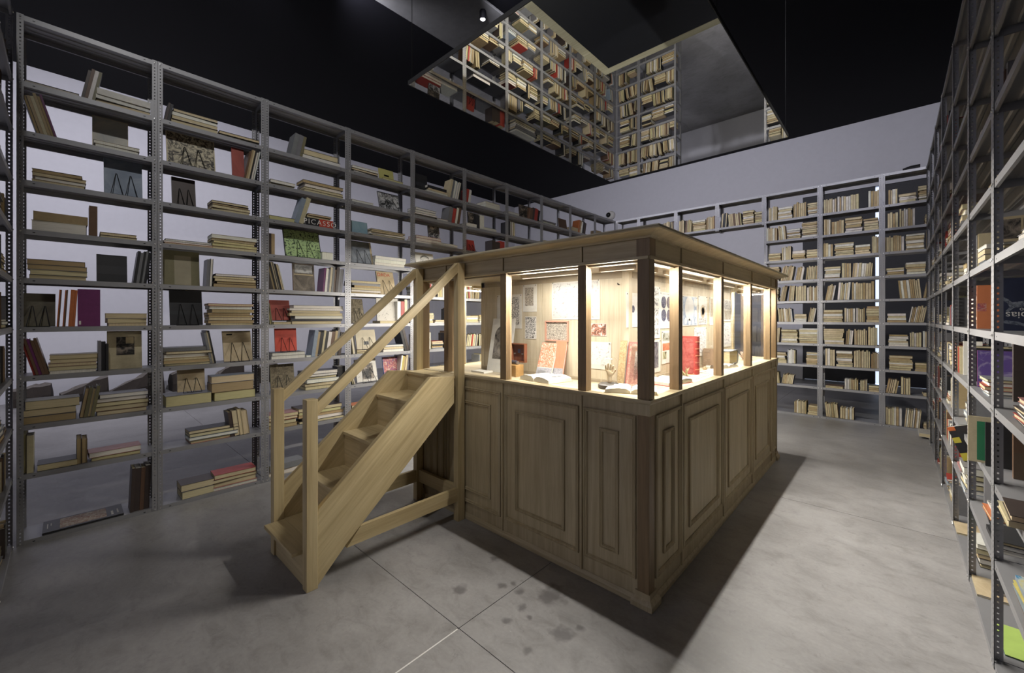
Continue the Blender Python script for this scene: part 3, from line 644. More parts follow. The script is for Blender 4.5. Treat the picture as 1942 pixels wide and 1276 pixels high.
# leaning catalogues
def leaning_book(label, x0, x1, yb, z1, col, pic, thick=.018, dy=.10):
    t = thing('catalogue', label, 'book', ((x0 + x1)/2, yb, ZS)); h = z1 - ZS
    M = Matrix.Translation((0, 0, .003)) @ Matrix.Rotation(-math.asin(min(.9, dy / h)), 4, 'X')
    hw = (x1 - x0) / 2
    link('cover', MB().box(-hw, hw, 0, .002, 0, h).box(-hw, hw, thick - .002, thick, 0, h).box(-hw, -hw + .002, .002, thick - .002, 0, h).mesh('cover', col), t, M)
    link('page_block', MB().box(-hw + .002, hw - .003, .002, thick - .002, .003, h - .003).mesh('page_block', PAPER), t, M)
    for (f0, f1, g0, g1), m in pic: link('cover_picture', MB().box(-hw + 2*hw*f0, -hw + 2*hw*f1, -.0012, -.0003, h*g0, h*g1).mesh('cover_picture', m), t, M)
    return t
ORG = art((.60, .16, .08), (.70, .52, .42), 40, .46, .60, dist=2.5); GRYF = art((.20, .20, .22), (.40, .40, .42), 60, .4, .6, sx=(4, 1, 1))
leaning_book('coral red scribbled catalogue with white sun disc leaning on the wall', -2.20, -2.045, 2.655, ZS + .30, PAPER, [((0, 1, .30, 1), ORG), ((0, 1, .02, .28), GRYF), ((.1, .68, 0.06, .2), PAPER)])
leaning_book('second coral red catalogue standing behind the scribbled one', -2.06, -1.955, 2.690, ZS + .31, plain('coral', (.60, .20, .11), .6), [((0, 1, .02, .28), GRYF)], dy=.075)
PLATE = art((.38, .14, .12), (.58, .34, .24), 60, .42, .58); OLD = art((.34, .22, .10), (.52, .40, .22), 70, .4, .6)
leaning_book('old book with a tan cover leaning behind the ornate pink one', -1.455, -1.40, 2.665, ZS + .335, plain('tan_cloth', (.40, .28, .14), .7), [((.05, .95, .02, .98), OLD)], thick=.03, dy=.06)
leaning_book('ornate pink and gold book leaning in the corner behind the post', -1.395, -1.235, 2.67, ZS + .33, plain('rose_cloth', (.42, .15, .12), .7), [((.06, .94, .04, .96), PLATE), ((.16, .84, .10, .90), plain('old_gold', (.50, .36, .22), .6)), ((.36, .52, .2, .8), ENGR2)], thick=.025, dy=.07)
# the big red book standing on end
t = thing('tall_red_book', 'tall thick red book with raised bands standing upright on the booth floor', 'book', (-1.37, 3.70, ZS))
part('cover', MB().box(-1.405, -1.26, 3.69, 3.697, ZS, ZS + .335).box(-1.405, -1.26, 3.768, 3.775, ZS, ZS + .335).prism([(-1.26, 3.69), (-1.248, 3.705), (-1.244, 3.732), (-1.248, 3.76), (-1.26, 3.775)], 'z', ZS, ZS + .335), RED, t)
part('cover_picture', MB().box(-1.395, -1.275, 3.6885, 3.6897, ZS + .015, ZS + .32), REDB, t)
part('page_block', MB().box(-1.40, -1.262, 3.697, 3.768, ZS + .004, ZS + .33), PAPER, t)
for k in range(5): part('spine_band', MB().prism([(-1.262, 3.688), (-1.246, 3.703), (-1.241, 3.732), (-1.246, 3.762), (-1.262, 3.777)], 'z', ZS + .045 + .06 * k, ZS + .051 + .06 * k), plain('gold_line', (.55, .28, .16), .5) if k == 0 else bpy.data.materials['gold_line'], t)
t = thing('small_old_book', 'small worn brown book standing beyond the red one', 'book', (-1.36, 4.36, ZS))
part('cover', MB().box(-1.41, -1.30, 4.335, 4.34, ZS, ZS + .19).box(-1.41, -1.30, 4.375, 4.38, ZS, ZS + .19).box(-1.305, -1.30, 4.34, 4.375, ZS, ZS + .19), plain('worn_brown', (.24, .17, .11), .7), t)
part('page_block', MB().box(-1.408, -1.306, 4.341, 4.374, ZS + .004, ZS + .186), TANP, t)
# thick vellum volume lying down
t = thing('vellum_volume', 'very thick old vellum book lying flat, pages outward', 'book', (-1.33, 4.78, ZS))
mb = MB().box(-1.41, -1.245, 4.66, 4.95, ZS + .008, ZS + .018).box(-1.41, -1.245, 4.66, 4.95, ZS + .142, ZS + .152)
mb.prism([(4.95, ZS + .008), (4.972, ZS + .035), (4.98, ZS + .08), (4.972, ZS + .125), (4.95, ZS + .152), (4.945, ZS + .152), (4.945, ZS + .008)], 'x', -1.41, -1.245)
part('cover', mb, art((.10, .11, .12), (.30, .31, .30), 40, .4, .6), t); part('page_block', MB().box(-1.405, -1.25, 4.665, 4.944, ZS + .0185, ZS + .1415), PAGES if False else plain('old_pages', (.50, .42, .25), .9), t)
# bell jar with wooden hand
jx, jy = -1.475, 2.600
t = thing('bell_jar', 'glass bell jar on a round dark wooden base', 'jar', (jx, jy, ZS))
part('base', MB().lathe([(.070, ZS), (.078, ZS + .006), (.078, ZS + .026), (.070, ZS + .032), (.066, ZS + .034), (0, ZS + .034)], jx, jy, 28), wood('dark_turned', (.055, .05, .045), (.12, .11, .10), 'x'), t)
dome = [(.060, ZS + .0345)] + [(.060, ZS + .17)] + [(.060 * math.cos(a), ZS + .17 + .060 * math.sin(a)) for a in [math.pi/2 * k / 8 for k in range(1, 8)]] + [(.0005, ZS + .23)]
part('dome', MB().lathe(dome, jx, jy, 28), GLASS, t, True)
th = thing('wooden_hand', 'pale wooden hand with raised fingers standing inside the bell jar', 'sculpture', (jx, jy, ZS + .0345))
HM = wood('hand_wood', (.62, .50, .33), (.72, .60, .42), 'z', rough=.4)
me = bpy.data.meshes.new('hand'); bm = bmesh.new(); sk_ = bm.verts.layers.skin.verify()
def hv(p, r, prev=None):
    v_ = bm.verts.new(p); v_[sk_].radius = (r[0], r[1])
    if prev is not None: bm.edges.new((prev, v_))
    return v_
root = hv((0, 0, .0), (.018, .015)); root[sk_].use_root = True
wr = hv((0, 0, .035), (.016, .013), root); pm = hv((0, 0, .07), (.024, .014), wr)
for x, ln, lean_ in ((-.021, .040, -.006), (-.007, .052, -.002), (.007, .048, .003), (.020, .036, .008)):
    a = hv((x, 0, .092), (.0078, .0085), pm); b = hv((x + lean_ * .5, -.004, .092 + ln * .55), (.0066, .007), a); hv((x + lean_, -.012, .092 + ln), (.005, .0055), b)
a = hv((.026, -.006, .068), (.008, .009), pm); b = hv((.038, -.014, .086), (.007, .007), a); hv((.040, -.018, .104), (.0055, .0055), b)
bm.to_mesh(me); bm.free(); me.materials.append(HM)
o = link('hand', me, th); o.modifiers.new('skin', 'SKIN').use_smooth_shade = True; m_ = o.modifiers.new('sub', 'SUBSURF'); m_.levels = 2; m_.render_levels = 2
o.rotation_euler = (0, 0, R(35))
# corals, dried branch, little cubes
random.seed(9)
def coral(name, label, c, n, s, mat, cat):
    t = thing(name, label, cat, c); mb = MB()
    for k in range(n):
        a = random.uniform(0, 6.28); e = random.uniform(.15, 1.3); p = Vector(c) + Vector((0, 0, .008)); pts = [p.copy()]; d = Vector((math.cos(a)*math.cos(e), math.sin(a)*math.cos(e), math.sin(e)))
        for q in range(4): d = (d + Vector((random.uniform(-.4, .4), random.uniform(-.4, .4), random.uniform(-.25, .3)))).normalized(); p = p + d * s * .25; p.z = max(p.z, ZS + .006); pts.append(p.copy())
        mb.tube(pts, [s*.07, s*.06, s*.05, s*.04, s*.02], 5)
    part('branches', mb, mat, t); mb2 = MB().lathe([(s*.25, ZS), (s*.3, ZS + .006), (s*.18, ZS + .016), (0, ZS + .02)], c[0], c[1], 10); part('coral_base' if cat == 'coral' else 'foot', mb2, mat, t)
    return t
coral('coral', 'small yellowish coral lying before the red book', (-1.31, 3.60, ZS), 16, .075, plain('coral_yellow', (.44, .38, .20), .8), 'coral')
coral('coral', 'pale lumpy coral cluster in the last aisle window', (-1.30, 5.45, ZS), 34, .10, plain('coral_pale', (.58, .46, .38), .8), 'coral')
coral('dried_branch', 'pale spiky dried branch standing behind the vellum book', (-1.345, 4.60, ZS), 1, .02, plain('dry_twig', (.40, .36, .32), .8), 'branch')
db = [o for o in bpy.data.objects if o.name.startswith('dried_branch')][0]; mb = MB(); c = Vector((-1.345, 4.60, ZS + .03))
mb.tube([(c.x, c.y, ZS + .01), (c.x, c.y, ZS + .21)], .006, 6)
for k in range(22):
    a = random.uniform(0, 6.28); e = random.uniform(-.3, .9); ln = random.uniform(.08, .15); p = c + Vector((0, 0, random.uniform(.15, .185)))
    mb.tube([p, p + Vector((math.cos(a)*math.cos(e) * .5, math.sin(a)*math.cos(e), math.sin(e))) * ln], [.004, .0018], 5)
part('spikes', mb, plain('dry_twig_tips', (.46, .42, .38), .8), db)
for k, (lb, c, m) in enumerate((('tiny pale cube beyond the red book', (-1.33, 4.16, ZS), TANP), ('tiny dark carved block before the worn brown book', (-1.31, 4.30, ZS), plain('dark_wood_block', (.12, .09, .06), .6)))):
    t = thing('small_block', lb, 'block', c); part('block_body', MB().box(c[0] - .014, c[0] + .014, c[1] - .014, c[1] + .014, ZS, ZS + .024), m, t, bevel=.002)
    part('block_top', MB().box(c[0] - .009, c[0] + .009, c[1] - .009, c[1] + .009, ZS + .0242, ZS + .029), WIRE if k else TANP, t)

# ------------------------------------------------------------------ books
rng = random.Random(11)
CLR = {'K': ((.022, .022, .024), 'black'), 'R': ((.34, .045, .035), 'red'), 'B': ((.13, .075, .045), 'brown'), 'G': ((.17, .17, .18), 'grey'),
       'O': ((.17, .155, .085), 'olive'), 'U': ((.07, .11, .27), 'blue'), 'P': ((.15, .03, .12), 'purple'), 'N': ((.46, .15, .055), 'orange'),
       'W': ((.66, .64, .60), 'white'), 'C': ((.54, .47, .31), 'cream'), 'T': ((.38, .28, .15), 'tan'), 'Y': ((.50, .43, .12), 'yellow'),
       'E': ((.05, .20, .09), 'green'), 'D': ((.055, .040, .035), 'dark brown'), 'S': ((.22, .27, .33), 'blue-grey'), 'M': ((.42, .20, .19), 'pink')}
PGS = {'c': ((.58, .50, .32), 'cream-edged'), 'w': ((.70, .68, .62), 'white-edged'), 't': ((.42, .32, .17), 'tan-edged'), 'y': ((.56, .51, .27), 'yellow-edged')}
BOOKS, STANDS = [], []
class Rack:
    def __init__(s, o, A, B, L, word): s.o, s.A, s.B, s.L, s.word = Vector(o), Vector(A), Vector(B), L, word; s.n = {}; s.occ = {}
    def take(s, lv, a0, a1): s.occ.setdefault(lv, []).append((a0 - .012, a1 + .012))
    def free(s, lv, a, hi):
        """next free stretch of the shelf from a"""
        for o0, o1 in sorted(s.occ.get(lv, [])):
            if a < o0: return a, min(hi, o0)
            a = max(a, o1)
        return a, hi
    def W(s, a, b, z): return s.o + s.A * a + s.B * b + Vector((0, 0, z))
    def count(s, lv, k): s.n[(lv, k)] = s.n.get((lv, k), 0) + 1; return s.n[(lv, k)]
def look(letter):
    if letter.isupper(): c, wd = CLR[letter]; return c, rng.choice([PGS['c'][0], PGS['w'][0]]), wd, True
    p_, wd = PGS[letter]; c = rng.choice([CLR[k][0] for k in 'KDDGGOTBBTC'] if letter != 'w' else [CLR[k][0] for k in 'GKWWSC']); return c, p_, wd, False
def jit(c, s=.10): k = 1 + rng.uniform(-s, s); return tuple(min(.85, x * k * (1 + rng.uniform(-.03, .03))) for x in c)
def add_book(rk, lv, M, dims, cover, page, label, kind, face=None):
    p = M @ Vector((dims[0] / 2, dims[1] / 2, dims[2] / 2)); k = scale_at(p)
    f = -SN * p.x + CS * p.y; px = CX + FOC * (CS * p.x + SN * p.y) / max(f, .2); py = HY - FOC * (p.z - EYE) / max(f, .2)
    area = {'v': dims[2] * (dims[1] + .03), 's': dims[2] * (dims[1] + .015), 'f': dims[0] * dims[2]}[kind] * k * k
    if f < .4 or not (-15 < px < 1957 and -10 < py < 1290): area *= .02
    if 800 < px < 1480 and py > 520 - (px - 800) * .155 and rk.word in ('stair', 'far'): area *= .02
    if 1240 <= px < 1485 and py > 440 + (px - 1240) * .33 and rk.word == 'far': area *= .02
    b = dict(rk=rk, lv=lv, M=M, d=dims, c=jit(cover), p=jit(page, .06), label=label, area=area, kind=kind, face=face)
    BOOKS.append(b); return b
def headroom(lv): return (LEV[lv+1] - LEV[lv] - .046) if lv < 10 else .6
def where(rk, lv): return f'{ORD[lv]} shelf, {ORD[rk.bay]} {rk.phrase}'
def upright_row(rk, lv, a0, a1, h, letters, lean=0, b0=None, w=None, hv=.12):
    rk.take(lv, a0, a1)
    n = len(letters); ts = [rng.uniform(.7, 1.3) for _ in letters]; tot = sum(ts); g = rk.count(lv, 'row'); z = LEV[lv] + .0005
    th = R(lean); span = (a1 - a0)
    hor = abs(math.sin(th)) * h * .92
    pitch = max(.006 * n, (span - hor)) / tot; a = a0 + (hor if lean < 0 else 0)
    for i, ch in enumerate(letters):
        t = ts[i] * pitch; c, p_, wd, sp = look(ch); hh = min(h * rng.uniform(1 - hv, 1), (headroom(lv) - .05 * abs(math.sin(th))) / max(.5, math.cos(th))); ww = w or rng.uniform(.14, .20); bb = (b0 if b0 is not None else .022) + rng.uniform(0, .012)
        tb = t * max(.35, math.cos(th)) - .0008
        ax = (rk.B, rk.A, Vector((0, 0, 1))) if sp else (-rk.B, rk.A, Vector((0, 0, 1)))
        M = Matrix((ax[0], ax[1], ax[2])).transposed().to_4x4()
        piv = t if lean > 0 else 0
        org = rk.W(a + piv, bb + (0 if sp else ww), z)
        rot = Matrix.Rotation(th, 4, rk.A.cross(Vector((0, 0, 1))).normalized() * -1)
        M = Matrix.Translation(org) @ rot @ M @ Matrix.Translation((0, -(tb if lean > 0 else 0), 0))
        add_book(rk, lv, M, (ww, max(.005, tb), hh), c, p_, f'{wd} book standing {ORD[min(i, 19)]} in the {ORD[g-1]} row, {where(rk, lv)}', 'v')
        a += t
def pile(rk, lv, a0, a1, h, letters, b0=None, w=None, z0=0.0, wob=.05):
    rk.take(lv, a0, a1)
    n = len(letters); ts = [rng.uniform(.7, 1.3) for _ in letters]; tot = sum(ts); g = rk.count(lv, 'pile'); z = LEV[lv] + .0005 + z0
    for i, ch in enumerate(letters):
        t = h * ts[i] / tot; c, p_, wd, sp = look(ch); sp2 = sp and ch in 'WCTGK' and rng.random() < .35
        L_ = (a1 - a0) * (1 - (rng.uniform(0, wob * 2.2) if n > 1 else 0)); ww = w or rng.uniform(.17, .235); bb = (b0 if b0 is not None else .016) + rng.uniform(0, .02)
        aa = a0 + rng.uniform(0, (a1 - a0) - L_)
        X_ = rk.B if sp2 else -rk.B
        M = Matrix((X_, Vector((0, 0, 1)), rk.A)).transposed().to_4x4()
        rz = Matrix.Rotation(R(rng.uniform(-2.2, 2.2)), 4, 'Z') if n > 1 else Matrix.Identity(4)
        mid = rk.W((a0 + a1) / 2, .13, z)
        M = Matrix.Translation(mid) @ rz @ Matrix.Translation(-mid) @ Matrix.Translation(rk.W(aa, bb + (0 if sp2 else ww), z)) @ M
        add_book(rk, lv, M, (ww, max(.003, t - .0004), L_), c, p_, f'{wd} book {ORD[min(i,19)]} from the bottom of the {ORD[g-1]} pile, {where(rk, lv)}', 's')
        z += t
ARTS = {}
def facing(rk, lv, a0, a1, h, letter, desc, art_spec=None, stand=True, tilt=11, b0=.09, z0=0.0, t=None, title=None):
    c, p_, wd, sp = look(letter); t = t or rng.uniform(.012, .024); h = min(h, (headroom(lv) - z0 - (.006 if stand else 0)) / math.cos(R(tilt))); z = LEV[lv] + .0008 + z0 + (.006 if stand else 0)
    M = Matrix((rk.A, rk.B, Vector((0, 0, 1)))).transposed().to_4x4()
    rot = Matrix.Rotation(R(tilt), 4, rk.A.cross(Vector((0, 0, 1))).cross(Vector((0, 0, 1))) * 1.0)
    # top goes back: turn about the along axis so that z tips towards B
    q = Vector((0, 0, 1)).rotation_difference((Vector((0, 0, math.cos(R(tilt)))) + rk.B * math.sin(R(tilt))).normalized()).to_matrix().to_4x4()
    M = Matrix.Translation(rk.W(a0, b0, z)) @ q @ M
    bk = add_book(rk, lv, M, (a1 - a0, t, h), c, p_, f'{desc}, {where(rk, lv)}', 'f', (art_spec, title))
    bk['c'] = c; rk.take(lv, a0, a1)
    if stand:
        STANDS.append((rk, lv, (a0 + a1) / 2, b0, z, min(.085, (a1 - a0) * .30), h, tilt, f'black wire stand under the {" ".join(desc.split(",")[0].split()[:4])}, {where(rk, lv)}'.replace(' with a,', ',').replace(' with,', ',').replace(' of a,', ',').replace(' a,', ','), z0))
def fill(rk, lv, pal, dens, piles=.5, hmax=None, lo=.03, hi=None, b0=None, big=False):
    end = hi or rk.L - .03; a = lo + rng.uniform(0, .05); gap = (LEV[lv+1] - LEV[lv] - .045) if lv < 10 else .3
    hm = hmax or min(gap * .86, .29)
    while a < end - .06:
        a, hi = rk.free(lv, a, end)
        if hi - a < .05: a = max(a, hi) + .001; continue
        if rng.random() > dens: a += rng.uniform(.05, .16); continue
        if rng.random() < piles:
            wd = min(rng.uniform(.19, .29), hi - a)
            if wd < .12: a = hi + .001; continue
            n = rng.randint(4, 8) if big else rng.randint(2, 6); pile(rk, lv, a, a + wd, min(gap * .8, n * (rng.uniform(.027, .042) if big else rng.uniform(.020, .036))), [rng.choice(pal) for _ in range(n)], b0=b0); a += wd + (.013 if big else rng.uniform(.014, .03))
        else:
            n = rng.randint(4, 9) if big else rng.randint(3, 8); wd = min(n * rng.uniform(.022, .034), hi - a)
            if wd < .03: a = hi + .001; continue
            ln = rng.choice([0, 0, 0, 4, -5, 9]) if wd > .09 else 0
            upright_row(rk, lv, a, a + wd, rng.uniform(.84 if big else .62, 1.08 if big else 1) * hm, [rng.choice(pal) for _ in range(n)], ln, b0=b0); a += wd + (.013 if big else rng.uniform(.014, .025))
LR, FR, AR = [], [], []
for k in range(10): r = Rack((XS, LY[k], 0), (0, 1, 0), (-1, 0, 0), LY[k+1] - LY[k], 'stair'); r.bay, r.phrase = k, 'stair-side bay'; LR.append(r)
for k in range(7): r = Rack((BX[k], YK, 0), (1, 0, 0), (0, 1, 0), BX[k+1] - BX[k], 'far'); r.bay, r.phrase = k, 'far-rack bay'; FR.append(r)
for k in range(7): r = Rack((XA, RY[k], 0), (0, 1, 0), (1, 0, 0), RY[k+1] - RY[k], 'aisle'); r.bay, r.phrase = k, 'aisle bay'; AR.append(r)
ER = Rack((-3.985, YFR, 0), (-1, 0, 0), (0, -1, 0), .92, 'entrance'); ER.bay, ER.phrase = 0, 'entrance bay'

ART = {
 'haze': art((.36, .37, .36), (.56, .53, .44), 5, .35, .65), 'blue': art((.16, .20, .26), (.30, .35, .42), 5, .35, .65), 'olive': art((.13, .115, .075), (.19, .17, .12), 9, .35, .65),
 'engrave': art((.04, .035, .03), (.50, .45, .32), 16, .42, .58, dist=2.5), 'green': art((.03, .05, .03), (.38, .52, .24), 40, .43, .46, dist=.9),
 'brownphoto': art((.09, .075, .06), (.26, .22, .17), 5, .38, .62, dist=1.5), 'bw': art((.03, .03, .03), (.50, .50, .50), 18, .42, .58, dist=1.5),
 'relief': art((.07, .055, .03), (.22, .18, .11), 14, .38, .60, dist=3), 'sketch': art((.22, .21, .19), (.55, .52, .46), 20, .34, .42, dist=2),
 'colour': art((.05, .08, .22), (.48, .42, .36), 18, .36, .64, mid=(.36, .07, .05), dist=2), 'greyphoto': art((.10, .11, .13), (.34, .37, .40), 5, .35, .65),
 'darkphoto': art((.02, .018, .016), (.30, .25, .20), 16, .45, .65), 'teal': art((.20, .33, .40), (.30, .42, .47), 4, .35, .65), 'rust': art((.20, .04, .03), (.36, .08, .06), 4, .3, .7),
 'face': art((.06, .055, .05), (.62, .60, .55), 24, .36, .40, dist=1), 'pinkcover': art((.42, .22, .18), (.60, .48, .42), 8, .4, .6), 'purple': art((.10, .06, .24), (.34, .30, .44), 9, .50, .62),
 'navy': art((.011, .016, .042), (.016, .022, .055), 5, .4, .6), 'painting': art((.06, .20, .34), (.48, .44, .20), 7, .42, .58, mid=(.40, .44, .40)),
 'comic': art((.02, .02, .02), (.60, .58, .54), 26, .47, .52, dist=2.2), 'ochre': art((.42, .33, .20), (.56, .46, .30), 6, .4, .6)}
full_ = (.02, .98, .02, .98)
# hand-set shelves behind the stairs: bay | shelf | type | first and last pixel column | height in pixels | letters | lean
SPEC = '''
0 9 V 153 194 62 DBWO 14
0 9 S 46 150 5 K
0 9 S 180 286 26 KWW
0 8 V 41 109 76 tTCTtP -22
0 8 S 176 266 13 ww
0 7 S 60 163 25 cGct
0 6 S 51 168 36 wT
0 6 V 169 185 62 B 0
0 6 S 187 262 10 cc
0 5 S 50 166 36 cctt
0 5 V 252 287 62 KGKGK 9
0 4 S 200 282 24 ccc
0 3 V 38 94 74 RBPBB -20
0 3 S 90 186 35 wcMcc
0 3 V 186 206 57 GKK 0
0 2 S 40 153 42 tcc
0 2 V 150 190 58 tOtO 12
0 2 S 180 282 38 BccOG
0 1 V 41 64 76 yC 0
0 1 S 70 147 12 c
0 1 V 145 166 50 tt 0
0 1 S 167 272 16 yM
0 0 V 246 287 84 DDBD 3
1 9 V 312 329 36 DK 12
1 9 S 323 414 28 BWwc
1 9 S 416 492 9 OK
1 8 V 462 494 60 BTcKww 12
1 7 S 401 474 19 cctc
1 6 S 309 404 10 Rww
1 6 S 402 488 27 cyycw
1 5 V 391 405 56 Gw 3
1 5 S 404 487 25 ttccG
1 4 S 394 482 40 ctctttBR
1 3 S 309 402 34 ctcTcG
1 3 V 386 410 66 GcK -12
1 2 S 314 401 20 y
1 2 S 401 487 46 ytS
1 1 S 357 452 24 RwKK
1 1 V 432 474 50 Dccc -8
1 0 S 342 408 26 cD
1 0 S 403 488 28 MccR
2 9 V 551 582 45 GGO 12
2 9 S 571 646 18 Kc
2 8 S 508 561 10 cw
2 8 S 574 651 22 ccwt
2 7 S 509 575 8 y
2 7 V 557 589 52 SC 17
2 6 V 507 521 44 DT 0
2 6 S 611 632 15 G
2 5 V 507 540 52 TKccKcw -14
2 5 V 612 652 48 PWGCGBDGG 5
2 4 V 506 517 45 yO -8
2 4 S 548 652 35 cKwccwG
2 4 S 519 553 5 O
2 3 V 590 652 50 STKCKWBTGD 8
2 3 S 514 580 12 wG
2 3 S 581 612 4 w
2 2 S 575 644 34 ccwcGw
2 2 V 640 655 40 K 0
2 1 S 508 566 27 tTRM
2 1 S 566 652 28 cwtyc
2 0 S 508 580 20 wG
2 0 S 585 650 14 cR
3 9 S 667 719 12 wcw
3 9 S 727 765 5 y
3 8 S 667 708 5 w
3 7 S 702 769 13 cwcK
3 6 S 709 771 18 www
3 5 S 666 722 24 tBKtGc
3 4 S 720 757 5 c
3 4 V 754 777 46 WRCG 0
3 3 V 665 677 38 CwK -8
3 3 S 676 716 7 cc
3 3 S 724 767 13 wcw
3 3 V 757 777 46 KD -14
3 2 V 756 777 44 WYtCG 7
3 2 V 664 674 22 cw -14
3 1 S 665 702 18 wwN
3 1 S 706 770 16 ccTc
3 0 S 670 760 14 ccG
4 9 S 809 849 13 wcK
4 9 V 850 877 36 CGwwwK 10
4 8 S 785 828 16 wwGw
4 8 S 829 851 4 N
4 8 V 849 875 32 GRwB 8
4 7 S 786 838 14 wMR
4 7 S 836 868 7 w
5 9 V 884 894 27 RW 6
5 9 S 920 949 12 ww
5 8 V 903 918 28 KW 0
5 8 S 884 904 7 w
5 8 S 918 942 6 w
5 7 V 933 957 28 DDR 0
5 6 S 898 930 6 G
6 9 S 962 985 5 T
6 7 S 976 1016 20 GGwGGw
6 9 V 1003 1026 24 BDRK 6
7 9 S 1029 1055 6 wG
7 8 S 1031 1052 5 G
8 9 S 1084 1108 8 G
8 9 V 1096 1112 24 NTWKD 7
9 9 V 1131 1166 14 TBBT 0
'''
done = set()
for line in SPEC.strip().splitlines():
    f = line.split(); bay, lv, p0, p1, hp, let = int(f[0]), int(f[1]), float(f[3]), float(f[4]), float(f[5]), f[6]
    rk = LR[bay]; xf = XS - .03; a0 = onX(p0, 600, xf).y - rk.o.y; a1 = onX(p1, 600, xf).y - rk.o.y
    a0 = max(.012, a0); a1 = min(rk.L - .012, a1); K = scale_at((xf, rk.o.y + (a0 + a1) / 2, 0)); done.add((bay, lv))
    if f[2] == 'S': pile(rk, lv, a0, a1, hp / K, let)
    else:
        Kh = (p1 - p0) / max(.01, onX(p1, 600, xf).y - onX(p0, 600, xf).y); th = math.atan(math.tan(R(float(f[7]))) * K / Kh)
        upright_row(rk, lv, a0, a1, hp / K / math.cos(th), let, math.degrees(th))
def L_face(bay, lv, p0, p1, hp, letter, desc, spec, stand=True, tilt=11, z0=0, title=None, b0=.075):
    rk = LR[bay]; xf = XS - b0 - .02; a0 = max(.012, onX(p0, 600, xf).y - rk.o.y); a1 = min(rk.L - .01, onX(p1, 600, xf).y - rk.o.y); K = scale_at((xf, rk.o.y + (a0 + a1) / 2, 0))
    facing(rk, lv, a0, a1, hp / K / math.cos(R(tilt)), letter, desc, spec, stand, tilt, z0=z0, title=title, b0=b0)
    done.add((bay, lv))
F_ = lambda a: [(full_, ART[a])]
L_face(0, 8, 175, 243, 70, 'C', 'pale hazy cover facing out', F_('haze'), False, 6, b0=.20)
L_face(0, 7, 197, 270, 76, 'S', 'blue-grey cloudy cover', F_('blue'))
L_face(0, 5, 183, 241, 52, 'K', 'plain charcoal cover', [((.0, 1, .3, .6), plain('charcoal', (.03, .03, .033), .5))], False, 8)
L_face(0, 4, 40, 105, 62, 'O', 'dark olive cover', F_('olive'), tilt=16)
L_face(0, 3, 203, 269, 72, 'C', 'beige cover with a square dark photo', [((.26, .78, .36, .84), ART['darkphoto']), ((.53, .76, .66, .83), TANP)], False, 7, b0=.11)
rk = LR[0]; xf = XS - .03
for i, (p0, p1, ch) in enumerate(((107, 117, 'N'), (118, 129, 'N'), (129, 147, 'N'))):
    upright_row(rk, 4, onX(p0, 600, xf).y - rk.o.y, onX(p1, 600, xf).y - rk.o.y, 71 / 235, 'D' if i == 9 else ('NB' if i < 2 else 'NN'), 3, hv=.02)
L_face(0, 4, 147, 190, 70, 'P', 'plain purple cover beside the orange spines', [((.06, .15, .05, .15), PAPER)], False, 2, b0=.02)
L_face(1, 8, 316, 408, 74, 'C', 'cream cover with a dense black engraving', F_('engrave'), True, 12)
L_face(1, 8, 440, 463, 56, 'R', 'rust red cover facing out', F_('rust'), False, 8, b0=.03)
L_face(1, 7, 326, 371, 54, 'D', 'plain dark brown cover', [((.0, 1, .0, .5), plain('umber', (.05, .036, .03), .5))])
L_face(1, 5, 309, 378, 66, 'O', 'dark olive cover with a pale upright panel', [((.30, .76, .02, .86), plain('putty', (.28, .25, .17), .6))], False, 6)
L_face(1, 4, 322, 384, 66, 'K', 'tall plain charcoal cover', [((.0, 1, .3, .4), plain('slate', (.026, .028, .03), .5))])
L_face(1, 3, 424, 478, 56, 'T', 'tan cover with small black lettering', [((.0, 1, .0, 1), ART['ochre']), ((.14, .34, .86, .91), WIRE)], True, 16)
L_face(1, 2, 336, 388, 53, 'T', 'plain tan board', [((.0, 1, .0, 1), ART['ochre'])], True, 8, z0=.115)
L_face(2, 6, 540, 609, 56, 'K', 'pale green cover with black bird strokes', F_('green'), True, 17)
L_face(2, 5, 555, 596, 52, 'B', 'brown photo cover with a pale arch', [(full_, ART['brownphoto']), ((.06, .94, .58, .62), TANP), ((.10, .9, .66, .96), art((.2, .2, .2), (.5, .5, .48), 12, .4, .6))], False, 6)
L_face(2, 4, 512, 550, 38, 'R', 'dark rust red cover', F_('rust'), True, 14, z0=.04)
L_face(2, 3, 521, 562, 43, 'N', 'bright vermilion cover with faint lines of text', [((0, 1, 0, 1), plain('vermilion', (.50, .055, .03), .55))] + [((.18, .84, .40 + .05 * k, .408 + .05 * k), plain('dark_red_ink', (.24, .03, .02), .6)) for k in range(7)], True, 7, z0=.075)
L_face(2, 2, 513, 558, 52, 'O', 'dark relief cover of a carved landscape', F_('relief'), True, 8)
L_face(3, 9, 719, 746, 24, 'Y', 'small yellow-green cover with a dark mark', [((0, 1, 0, 1), plain('lime_yellow', (.42, .40, .14), .6)), ((.32, .66, .42, .56), WIRE)], False, 10)
L_face(3, 8, 719, 758, 34, 'G', 'grey photo cover with white strokes', F_('bw'), True, 16)
L_face(3, 7, 665, 696, 24, 'S', 'teal cover with a small white mark', [(full_, ART['teal']), ((.42, .58, .04, .12), PAPER)], False, 6)
L_face(3, 6, 664, 707, 44, 'G', 'grey-blue cover with a buff edge', [(full_, ART['greyphoto']), ((.92, 1, 0, 1), TANP)], True, 16)
L_face(3, 5, 718, 750, 44, 'C', 'cream cover with small red letters', [((0, 1, 0, 1), ART['ochre'])], True, 17, title=('DADA', (.5, .06, .03), .26, .85, .42))
L_face(3, 4, 664, 691, 46, 'D', 'dark brown gridded photo cover', F_('relief'), True, 15)
L_face(3, 4, 714, 756, 44, 'G', 'pale sketch cover framed in black', [((.0, .96, .0, 1), ART['sketch'])], False, 6, z0=.03)
